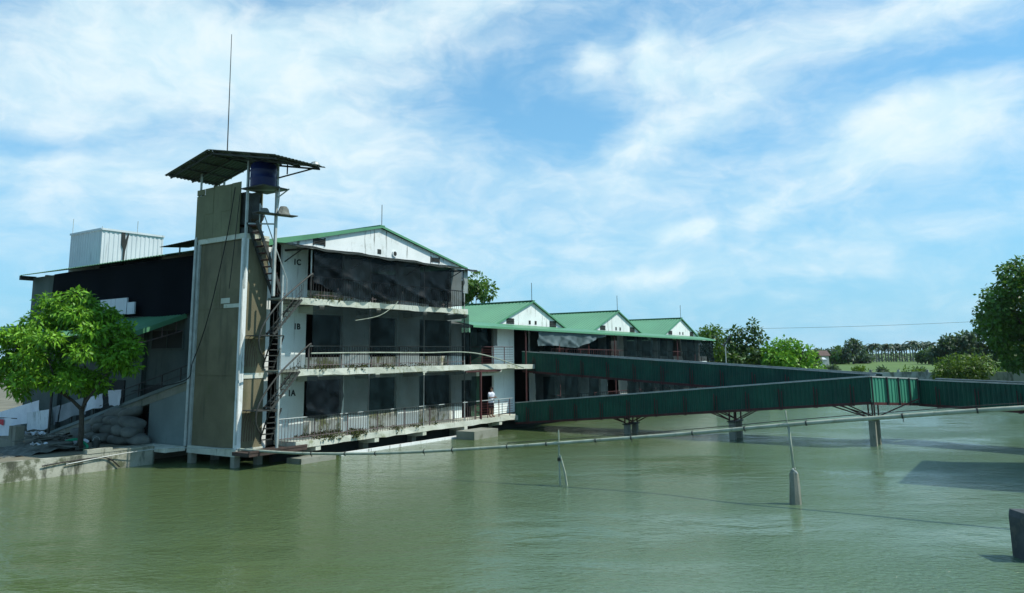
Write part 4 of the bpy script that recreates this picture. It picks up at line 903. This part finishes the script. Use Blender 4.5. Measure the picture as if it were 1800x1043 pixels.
cloth(-1.9, -10.65, RZ(-10.65) + .20, 1.2, .72, 'cloth_w', 'pale shirt with a sleeve hanging highest on the ramp railing', .05, seed=6, tilt=.1)
# low wall stub and debris at far left
lw = thing('low_wall', 'short concrete wall with end post under the red printed cloth', 'wall', B((-7.5, -13.3, gz - .1)))
build(MB(B).box(-6.15, -5.9, -16, -10.36, gz - .1, 1.02), 'wall', 'conc', lw); build(MB(B).box(-6.2, -5.85, -10.35, -9.75, gz - .1, 1.62), 'end_post', 'conc', lw)
db = MB(B); rd = random.Random(9)
dh = lambda x, y: .5 * math.exp(-((x + 5.2) ** 2 / 1.6 + (y + 8.9) ** 2 / 2.6))
db.sheet(lambda a, b: (-7.9 + 3.6 * a, -11.8 + 4.6 * b, gz - .02 + dh(-7.9 + 3.6 * a, -11.8 + 4.6 * b) + .05 * math.sin(a * 31 + b * 17) * math.sin(b * 23)), 26, 26)
for k in range(46):
    x, y = rd.gauss(-5.3, .6), rd.gauss(-8.9, .9); z_ = gz + dh(x, y) + .03; a = rd.uniform(0, 3.1); l_ = rd.uniform(.2, .7)
    db.bar((x - l_ * math.cos(a), y - l_ * math.sin(a), z_ + rd.uniform(-.05, .15)), (x + l_ * math.cos(a), y + l_ * math.sin(a), z_ + rd.uniform(-.05, .15)), rd.uniform(.03, .16), rd.uniform(.015, .04))
tag(build(db, 'rubble_heap', 'debris'), 'heap of scrap and rubble on the quay left of the tree', 'rubble', kind='stuff')
for uu, nn, zz, rr, lab in ((-4.6, -8.0, .30, .42, 'crumpled white plastic sheet on the rubble nearest the tree'), (-5.5, -9.7, .62, .36, 'white plastic scrap on top of the rubble heap'), (-5.9, -8.3, .28, .28, 'small white scrap at the left foot of the rubble heap')):
    o = build(MB(B).sheet(lambda a, b: (uu + rr * (a - .5) * 1.6 + .05 * math.sin(b * 9), nn + rr * (b - .5) * 2.2, gz + zz + .09 * math.sin(a * 8 + b * 5) * math.sin(b * 7) + .05 * math.sin(a * 17 + 2)), 12, 12), 'plastic_sheet', 'cloth_w')
    tag(o, lab, 'plastic sheet')
cable([(-4.9, -8.6, gz + .05), (-5.0, -7.9, gz + .35), (-4.75, -7.4, gz + .4), (-4.6, -7.0, gz + .1), (-4.9, -7.2, gz + .02)], .06, 'hose', 'looped bright green hose at the foot of the tree', 'hose', cat='hose')
def pail():
    t = thing('pail', 'dark pail standing beside the tree trunk', 'pail', B((-4.2, -7.1, gz)))
    build(MB(B).tube([(-4.2, -7.1, gz), (-4.2, -7.1, gz + .34)], [.13, .17], 12), 'pail_body', 'dksteel', t)
    build(MB(B).tube([(-4.36, -7.1, gz + .32), (-4.3, -7.1, gz + .46), (-4.2, -7.1, gz + .5), (-4.1, -7.1, gz + .46), (-4.04, -7.1, gz + .32)], .01, 5), 'handle', 'steel', t)
pail()
# sacks heaped under and before the ramp
rd = random.Random(21); layers = [(-11.9, -6.6, 7, 0), (-11.2, -7.0, 5, 1), (-10.4, -7.4, 4, 2), (-9.7, -8.0, 2, 3)]
for a, b, n, lv in layers:
    for k in range(n):
        nn = a + (b - a) * (k + .5) / n + rd.uniform(-.12, .12); uu = -2.55 + .12 * lv + rd.uniform(-.18, .18); z_ = gz + .22 + lv * .33 + rd.uniform(-.04, .05)
        ang = rd.uniform(-.9, .9); tl = rd.uniform(-.35, .35)
        def fr(p, uu=uu, nn=nn, z_=z_, ang=ang, tl=tl):
            x, y, z = p; x2 = x * math.cos(ang) - y * math.sin(ang); y2 = x * math.sin(ang) + y * math.cos(ang)
            return B((uu + x2, nn + y2, z_ + z + tl * y2))
        o = build(MB(fr).blob((0, 0, 0), (.36, .60, .24), 16, 10, .13, k + lv * 10, .70), 'sack', 'sack', smooth=True)
        tag(o, 'bulging pale sack in the heap below the ramp', 'sack', 'sacks heaped below the ramp')

# ================================================================== PERSON on the balcony
def person(u, n, z):
    # local frame: x to the person's right-hand side of the picture (+u), y towards the water (+n)
    t = thing('person', 'person in pale shirt and dark shorts standing by the maroon post', 'person', B((u, n, z)))
    org = WL[t.name]
    V, E, Rd = [], [], []
    def vt(x, y, zz, r, par=None):
        V.append(tuple(B((u + x, n + y, z + zz)) - org)); Rd.append(r)
        if par is not None: E.append((par, len(V) - 1))
        return len(V) - 1
    pel = vt(0, 0, .88, .135); wa = vt(0, .01, 1.02, .125, pel); ch = vt(-.01, .03, 1.22, .15, wa); sh = vt(-.02, .04, 1.36, .11, ch); nk = vt(-.03, .06, 1.44, .055, sh)
    hd0 = vt(-.05, .08, 1.50, .075, nk); hd1 = vt(-.07, .10, 1.57, .098, hd0); hd2 = vt(-.07, .095, 1.64, .07, hd1); vt(-.165, .135, 1.545, .018, hd1)
    for s in (-1, 1):
        hp = vt(.09 * s, 0, .84, .095, pel); kn = vt(.10 * s + (.03 if s > 0 else -.02), .03, .47, .062, hp); an = vt(.11 * s + (.05 if s > 0 else -.01), -.02, .09, .042, kn); ft = vt(.11 * s + (.05 if s > 0 else -.01), .06, .045, .042, an); vt(.11 * s + (.05 if s > 0 else -.01), .17, .03, .03, ft)
        so_ = vt(.19 * s - .02, .03, 1.34, .062, sh); el_ = vt(.23 * s - .02, .08, 1.09, .045, so_); wr = vt(.12 * s - .06, .27, 1.12, .03, el_)
        pm = vt(.095 * s - .07, .33, 1.13, .034, wr)
        for k in range(4):
            f1 = vt(.095 * s - .07 + (k - 1.5) * .02, .385, 1.145 - .004 * k, .0095, pm); f2 = vt(.09 * s - .07 + (k - 1.5) * .02, .41 - .006 * abs(k - 1), 1.125, .0085, f1); vt(.085 * s - .07 + (k - 1.5) * .018, .405, 1.10, .0075, f2)
        th = vt(.06 * s - .07, .34, 1.165, .012, pm); vt(.045 * s - .07, .375, 1.17, .009, th)
    me = bpy.data.meshes.new('body'); me.from_pydata(V, E, []); me.materials.append(M['skin'])
    o = bpy.data.objects.new('body', me); COL.objects.link(o); o.parent = t; WL[o.name] = org
    md = o.modifiers.new('skin', 'SKIN'); sv = me.skin_vertices[0].data if me.skin_vertices else None
    if sv is None:
        bm = bmesh.new(); bm.from_mesh(me); bm.verts.layers.skin.verify(); bm.to_mesh(me); bm.free(); sv = me.skin_vertices[0].data
    for k, r_ in enumerate(Rd): sv[k].radius = (r_, r_); sv[k].use_root = (k == 0)
    ss = o.modifiers.new('smooth', 'SUBSURF'); ss.levels = 1; ss.render_levels = 2
    def ring(path, nseg=14):
        vs = []; mb = MB(B)
        for x, y, zz, rx, ry in path:
            for i in range(nseg): a = 2 * math.pi * i / nseg; vs.append((u + x + rx * math.cos(a), n + y + ry * math.sin(a), z + zz))
        mb.add(vs, [(j * nseg + i, j * nseg + (i + 1) % nseg, (j + 1) * nseg + (i + 1) % nseg, (j + 1) * nseg + i) for j in range(len(path) - 1) for i in range(nseg)]); return mb
    s_ = ring([(0, 0, .80, .20, .15), (0, .005, .95, .19, .145), (-.01, .02, 1.12, .195, .155), (-.015, .03, 1.27, .215, .15), (-.02, .035, 1.37, .19, .12), (-.025, .045, 1.42, .09, .08)])
    for s in (-1, 1):
        m3 = MB(B).tube([(u + .15 * s - .02, n + .03, z + 1.37), (u + .205 * s - .02, n + .035, z + 1.29), (u + .235 * s - .02, n + .065, z + 1.13)], [.075, .082, .078], 10)
        k = len(s_.v); s_.v += m3.v; s_.fc += [tuple(i + k for i in f) for f in m3.fc]
    build(s_, 'shirt', 'shirt', t, smooth=True)
    q = ring([(0, 0, .93, .18, .14), (0, 0, .82, .19, .145), (0, 0, .76, .19, .14)])
    for s in (-1, 1):
        m3 = MB(B).tube([(u + .085 * s, n, z + .84), (u + .10 * s, n + .015, z + .66), (u + .11 * s, n + .025, z + .50)], [.10, .105, .10], 12)
        k = len(q.v); q.v += m3.v; q.fc += [tuple(i + k for i in f) for f in m3.fc]
    build(q, 'shorts', 'shorts', t, smooth=True)
    h_ = MB(B).blob((u - .045, n + .08, z + 1.615), (.115, .115, .095), 12, 8, .03, 2); build(h_, 'hair', 'hair', t, smooth=True)
    f_ = MB(B)
    for dx in (-.155, -.115): f_.blob((u + dx, n + .175 if dx > -.13 else n + .155, z + 1.58), (.012, .012, .009), 6, 4, 0)
    build(f_, 'eyes', 'hair', t)
person(14.55, -.22, .852)

# ================================================================== FAR BANK: trees, wall, palms
def simple_tree(x, y, gz_, w, h, zc, n, count, ln, wd, m, label, seed, name='broadleaf_tree', group=None, r=(.26, .42), hollow=.5, cat='tree'):
    lim = [([(0, 0, -.2), (.05 * w, 0, zc * .45), (0, .05 * w, zc)], .07 * w + .05, .04 * w)]
    rd = random.Random(seed)
    for k in range(5):
        a = rd.uniform(0, 6.28); lim.append(([(0, 0, zc * .4), (.35 * w * math.cos(a), .35 * w * math.sin(a), zc * .8), (.7 * w * math.cos(a), .7 * w * math.sin(a), zc + h * rd.uniform(-.1, .6))], .04 * w, .012 * w))
    return tree(name, label, (x, y, gz_), lim, crown(w, h, zc, n, seed, r, hollow), count, ln, wd, m, seed, group, cat)
simple_tree(-4.4, 86, .6, 3.0, 4.2, 9.0, 26, 2600, .5, .16, 'leaf_e', 'tall tree showing above the roofs behind the main building', 31)
simple_tree(21.6, 84, .6, 2.4, 3.2, 4.2, 26, 2400, .38, .11, 'leaf_e', 'loose leafy tree at the far corner of the long building', 32)
t_ = tree('broadleaf_tree', 'dark upright tree with several pointed tops right of the long building', (24.2, 81, .6), [([(0, 0, -.2), (0, 0, 2), (.1, 0, 4)], .14, .06), ([(0, 0, 1.5), (-.9, 0, 3), (-1.1, 0, 5)], .07, .02), ([(0, 0, 1.5), (.8, 0, 3), (1.1, 0, 5.6)], .07, .02)],
  crown(2.3, 2.6, 2.8, 24, 33) + [(-1.5, 0, 5.5, .35, .35, .7), (-1.0, 0, 6.0, .3, .3, .65), (-.5, .2, 5.7, .4, .4, .7), (.35, 0, 5.7, .45, .4, .6), (.9, 0, 6.6, .5, .4, .55), (1.5, 0, 5.8, .4, .4, .5), (1.1, -.2, 5.1, .6, .5, .5), (-.9, 0, 4.6, .7, .6, .6), (.3, 0, 4.7, .7, .6, .6), (2.0, .1, 5.2, .3, .3, .4)], 3400, .42, .12, 'leaf_b', 33)
simple_tree(27.6, 78, .6, 2.75, 2.55, 2.9, 34, 4200, .36, .12, 'leaf_a', 'rounded bright green tree right of the dark upright tree', 34)
simple_tree(25.9, 79.5, .6, 1.6, 1.9, 2.2, 16, 1500, .34, .12, 'leaf_e', 'smaller yellow-green tree wedged between dark and rounded trees', 35)
sh = tree('shrub', 'low shrubs along the bank under the right-hand trees', (20.0, 78.5, .6), [([(0, 0, -.1), (.1, 0, .8)], .05, .02)], [(k * .9 - .2, random.uniform(-.4, .4), .7 + .3 * math.sin(k * 2.1), .8, .7, .7) for k in range(9)], 2400, .3, .1, 'leaf_b', 36, cat='shrub')
lp = thing('street_lamp', 'slim lamp post with tilted panel beside the long building', 'street lamp', (21.7, 79.5, .6))
build(MB().tube([(21.7, 79.5, .5), (21.7, 79.5, 5.2)], .06, 7), 'pole', 'steel', lp)
build(MB().bar((21.55, 79.5, 5.0), (22.35, 79.5, 6.2), .5, .06), 'panel', 'dksteel', lp)
# bush and big tree behind the right wall
simple_tree(44.8, 78, .6, 2.7, 1.75, 1.75, 40, 4600, .34, .07, 'leaf_c', 'round yellow-green bush tree in front of the far grey wall', 41, hollow=.55)
bg_ = (48.2, 69.5, .6)
cl = [tuple(c) for c in crown(5.6, 5.4, 6.9, 64, 42, (.17, .30), .5)] + [(-4.6, 0, 5.2, 1.3, 1.2, 1.3), (-4.4, 0, 7.4, 1.2, 1.2, 1.2), (-3.6, 0, 3.4, 1.2, 1.2, 1.2), (-2.9, -.5, 10.4, 1.2, 1, 1), (-2.2, -.3, 11.3, 1.0, 1, .8), (-3.6, -.5, 9.2, 1.1, 1, 1), (-4.6, -.3, 6.4, 1.0, 1, 1), (-4.3, 0, 4.2, 1, 1, 1), (-3.6, 0, 2.6, 1.0, 1, .9), (0, 0, 3.0, 2.6, 2, 1.6)]
tree('broadleaf_tree', 'massive dark green tree filling the right edge of the view', bg_, [([(0, 0, -.2), (0, 0, 3), (.3, 0, 7)], .45, .2), ([(0, 0, 2.5), (-2, 0, 5), (-3.6, 0, 8)], .22, .06), ([(0, 0, 2.5), (2, .5, 5), (3.6, 0, 8)], .22, .06), ([(0, 0, 3), (-.8, -1.5, 6), (-1.5, -2.5, 9)], .2, .05)], cl, 17000, .40, .14, 'leaf_f', 42, shell=.5)
wl = thing('boundary_wall', 'weathered grey concrete boundary wall beyond the right walkway', 'wall', B((69.6, 20, .5)))
mb = MB(B); rd = random.Random(4)
n0 = 8.0
while n0 < 60:
    mb.box(69.4, 69.6, n0, n0 + 2.46, .4, 2.2 + rd.uniform(-.12, .05)); mb.box(69.35, 69.65, n0 + 2.46, n0 + 2.72, .4, 2.36); n0 += 2.72
build_each(mb, 'wall_panel', 'far_wall', wl)
fn = thing('wire_fence', 'low wire fence with thin posts in front of the far field', 'fence', B((70, -8, .7)))
mb = MB(B); n0 = -26.0
while n0 < 8: mb.bar((70.2, n0, .6), (70.2, n0, 2.0), .09); n0 += 2.2
build_each(mb, 'post', 'conc', fn)
build_each(MB(B).bar((70.2, -26, 1.9), (70.2, 8, 1.9), .03).bar((70.2, -26, 1.5), (70.2, 8, 1.5), .03).bar((70.2, -26, 1.1), (70.2, 8, 1.1), .03), 'wire', 'dksteel', fn)
for k, (x, y, w_, h_, zc, m, lab) in enumerate([(66.6, 120, 2.4, 2.1, 3.6, 'leaf_d', 'grey-green feathery tree left behind the round bush tree'), (71.2, 124, 2.6, 2.3, 3.9, 'leaf_d', 'grey-green feathery tree directly above the round bush tree'), (70.6, 118, 2.9, 2.9, 4.3, 'leaf_d', 'tallest grey-green feathery tree leaning beside the massive dark tree'), (74, 116, 3.4, 2.6, 3.0, 'leaf_e', 'mid green tree half hidden behind the massive dark tree')]):
    simple_tree(x, y, .7, w_, h_, zc, 22, 1500, .62, .17, m, lab, 50 + k, r=(.2, .36))
def far(px, d): return (px - 900) / 1350 * d * .988
for k, (px, d, w_, h_, zc, m, lab) in enumerate([(1418, 150, 1.9, 1.9, 2.0, 'leaf_d', 'small dark tree right behind the rounded bright tree'), (1438, 235, 3.6, 1.9, 2.2, 'leaf_d', 'low far tree behind the small far house'), (1452, 230, 2.8, 1.9, 2.4, 'leaf_d', 'far tree just right of the small far house'), (1472, 228, 3.2, 1.6, 1.9, 'leaf_e', 'low light green far tree in the line before the palms'), (1496, 225, 3.2, 3.2, 4.2, 'leaf_d', 'tallest far tree at the left end of the palm row'), (1478, 250, 3.6, 2.4, 3.0, 'leaf_b', 'dark far tree left of the tallest far tree'), (1512, 235, 3.0, 1.3, 1.6, 'leaf_d', 'low dark far tree under the first palms'), (1628, 215, 3.0, 1.8, 2.1, 'leaf_b', 'dark far tree at the right end of the palm row'), (1645, 205, 3.2, 2.0, 2.4, 'leaf_d', 'far tree between palm row and round bush tree')]):
    simple_tree(far(px, d), d, .7, w_, h_, zc, 18, 900, .9, .3, m, lab, 70 + k, r=(.25, .42))
# far hedge line under the palms
V, F = leaf_cloud([(far(1400, 300) + k * 3.2, 300 + random.uniform(-4, 4), 1.6 + random.uniform(-.4, .6), 3.0, 2.5, 1.6 + random.uniform(0, .9)) for k in range(60)], 6000, .9, .35, .1, 90)
hd = tag(build(MB().poly([(far(1400, 300), 300, .72), (far(1400, 300) + 190, 300, .72), (far(1400, 300) + 190, 301, .72), (far(1400, 300), 301, .72)]), 'far_hedge', 'leaf_d'), 'far dark hedge line along the horizon under the palms', 'hedge', kind='stuff')
leaf_obj(V, F, 'foliage', 'leaf_d', hd)['kind'] = 'stuff'
# royal palms
pm = thing('palm_tree', 'tall slim palm in the even row on the horizon', 'palm', (far(1508, 270), 270, .7), 'row of palms on the horizon')
b = WL[pm.name]
build(MB().tube([b + Vector((0, 0, -.2)), b + Vector((.05, 0, 2)), b + Vector((0, 0, 5.2))], .26, 7, .15), 'trunk', 'palm_bark', pm)
mb = MB()
for k in range(17):
    a = k * 2.4; e = 1.0 - .13 * (k % 9); L = 2.4
    prev = None
    for s in range(5):
        tt = s / 4; r_ = L * tt * (1 - .12 * tt); z_ = 5.2 + L * (math.sin(e) * tt - .75 * tt * tt)
        c_ = b + Vector((math.cos(a) * r_ * math.cos(e * .4), math.sin(a) * r_ * math.cos(e * .4), z_)); sd_ = Vector((-math.sin(a), math.cos(a), -.8)).normalized() * (.48 * (1 - .6 * tt) + .06)
        if prev:
            i = len(mb.v); mb.v += [prev[0] + prev[1], prev[0], prev[0] + Vector((-prev[1].x, -prev[1].y, prev[1].z)), c_ + Vector((-sd_.x, -sd_.y, sd_.z)), c_, c_ + sd_]; mb.fc += [(i, i + 1, i + 4, i + 5), (i + 1, i + 2, i + 3, i + 4)]
        prev = (c_, sd_)
build(mb, 'fronds', 'leaf_d', pm)
rd = random.Random(8)
for k in range(1, 27):
    px = 1508 + k * 4.95 + rd.uniform(-1.2, 1.2); d = 270 + rd.uniform(-8, 8)
    dup(pm, (far(px, d), d, .7), rd.uniform(0, 6.28), rd.uniform(.88, 1.12) * (1.12 if k > 17 else 1.0))
rd = random.Random(17)
for k, (px, d, w_, lab) in enumerate([(1420, 140, 1.6, 'low shrub in the field just right of the rounded bright tree'), (1455, 120, 1.2, 'small shrub in the field below the pale far house'), (1508, 100, 1.3, 'dark clump of grass in the field under the left palms'), (1545, 98, .9, 'upright sapling in the field under the middle palms'), (1592, 92, 1.8, 'spiky dark shrub at the left end of the boundary wall'), (1612, 96, 1.0, 'small shrub behind the boundary wall left of the round bush tree'), (1745, 84, 2.0, 'shrub behind the boundary wall under the massive dark tree')]):
    simple_tree(far(px, d), d, .7, w_, .9, .75, 9, 420, .5, .09, 'leaf_d' if k % 2 else 'leaf_c', lab, 120 + k, name='shrub', cat='shrub', r=(.3, .5))
# far house
hs = thing('house', 'small pale far house with red roof left of the far trees', 'house', (far(1432, 215), 215, .7))
b = WL[hs.name]; hb = lambda p: b + Vector(p)
build(MB(hb).box(-2.6, 2.6, -2, 2, 0, 2.6), 'wall', 'housewall', hs)
build(MB(hb).prism([(-3, -2.4, 2.5), (3, -2.4, 2.5), (3, 0, 3.9), (-3, 0, 3.9)], (0, 0, .12)).prism([(-3, 2.4, 2.5), (3, 2.4, 2.5), (3, 0, 3.9), (-3, 0, 3.9)], (0, 0, .12)), 'roof', 'tile', hs)
for x in (-1.6, 1.4): build(MB(hb).box(x - .4, x + .4, -2.03, -1.99, 1, 2), 'window', 'void', hs)
hs2 = thing('shed', 'white far shed standing beside the small red-roofed house', 'shed', (far(1441, 205), 205, .7)); b2 = WL[hs2.name]; hb2 = lambda p: b2 + Vector(p)
build(MB(hb2).box(-.8, .8, -.8, .8, 0, 1.6), 'wall', 'housewall', hs2); build(MB(hb2).prism([(-1, -1, 1.6), (1, -1, 1.6), (1, 1, 2.1), (-1, 1, 2.1)], (0, 0, .1)), 'roof', 'box', hs2)
# power line
pl = thing('power_line', 'thin power cable crossing the sky above the far field', 'power line', (40, 120, 0))
c0, c1 = Vector((29.3, 118, 7.95)), Vector((76, 112, 8.75)); q = [c0 + (c1 - c0) * (k / 20) + Vector((0, 0, -.30 * math.sin(math.pi * k / 20))) for k in range(21)]
build(MB().tube(q, .022, 5), 'wire', 'dksteel', pl)
for c in (c0, c1): build(MB().tube([(c.x, c.y, .3), (c.x, c.y, c.z + .3)], .12, 7), 'pole', 'conc', pl)

# block added unseen just outside the frame on the right: it throws the shadow onto the pond
nb = thing('shadow_block', 'plain concrete block added out of view at the right to shade the pond', 'building', B((12.5, 31, 0)))
build(MB(B).box(10.4, 16.2, 28.2, 36, -1, 9.0), 'wall', 'conc', nb)
build(MB(B).box(10.1, 16.5, 27.9, 36.3, 9.0, 9.2), 'roof', 'slab', nb)
for z in (2, 4.9, 7.4):
    for uu in (11.6, 13.2, 14.8): build(MB(B).box(uu - .5, uu + .5, 28.17, 28.2, z, z + 1.2), 'window', 'void', nb)

# humid air
hzm = bpy.data.materials.new('humid_air'); hzm.use_nodes = True; nt = NT(hzm.node_tree); nt.n.clear()
o_ = nt.new('ShaderNodeOutputMaterial'); v_ = nt.new('ShaderNodeVolumePrincipled'); nt.l.new(v_.outputs[0], o_.inputs['Volume'])
v_.inputs['Color'].default_value = (.80, .92, 1.0, 1); v_.inputs['Density'].default_value = .00006; v_.inputs['Anisotropy'].default_value = .2
tag(build(MB().box(-1600, 2200, -1600, 2200, -2.6, 24), 'haze', hzm), 'thin humid haze over pond and fields', 'haze', kind='stuff')
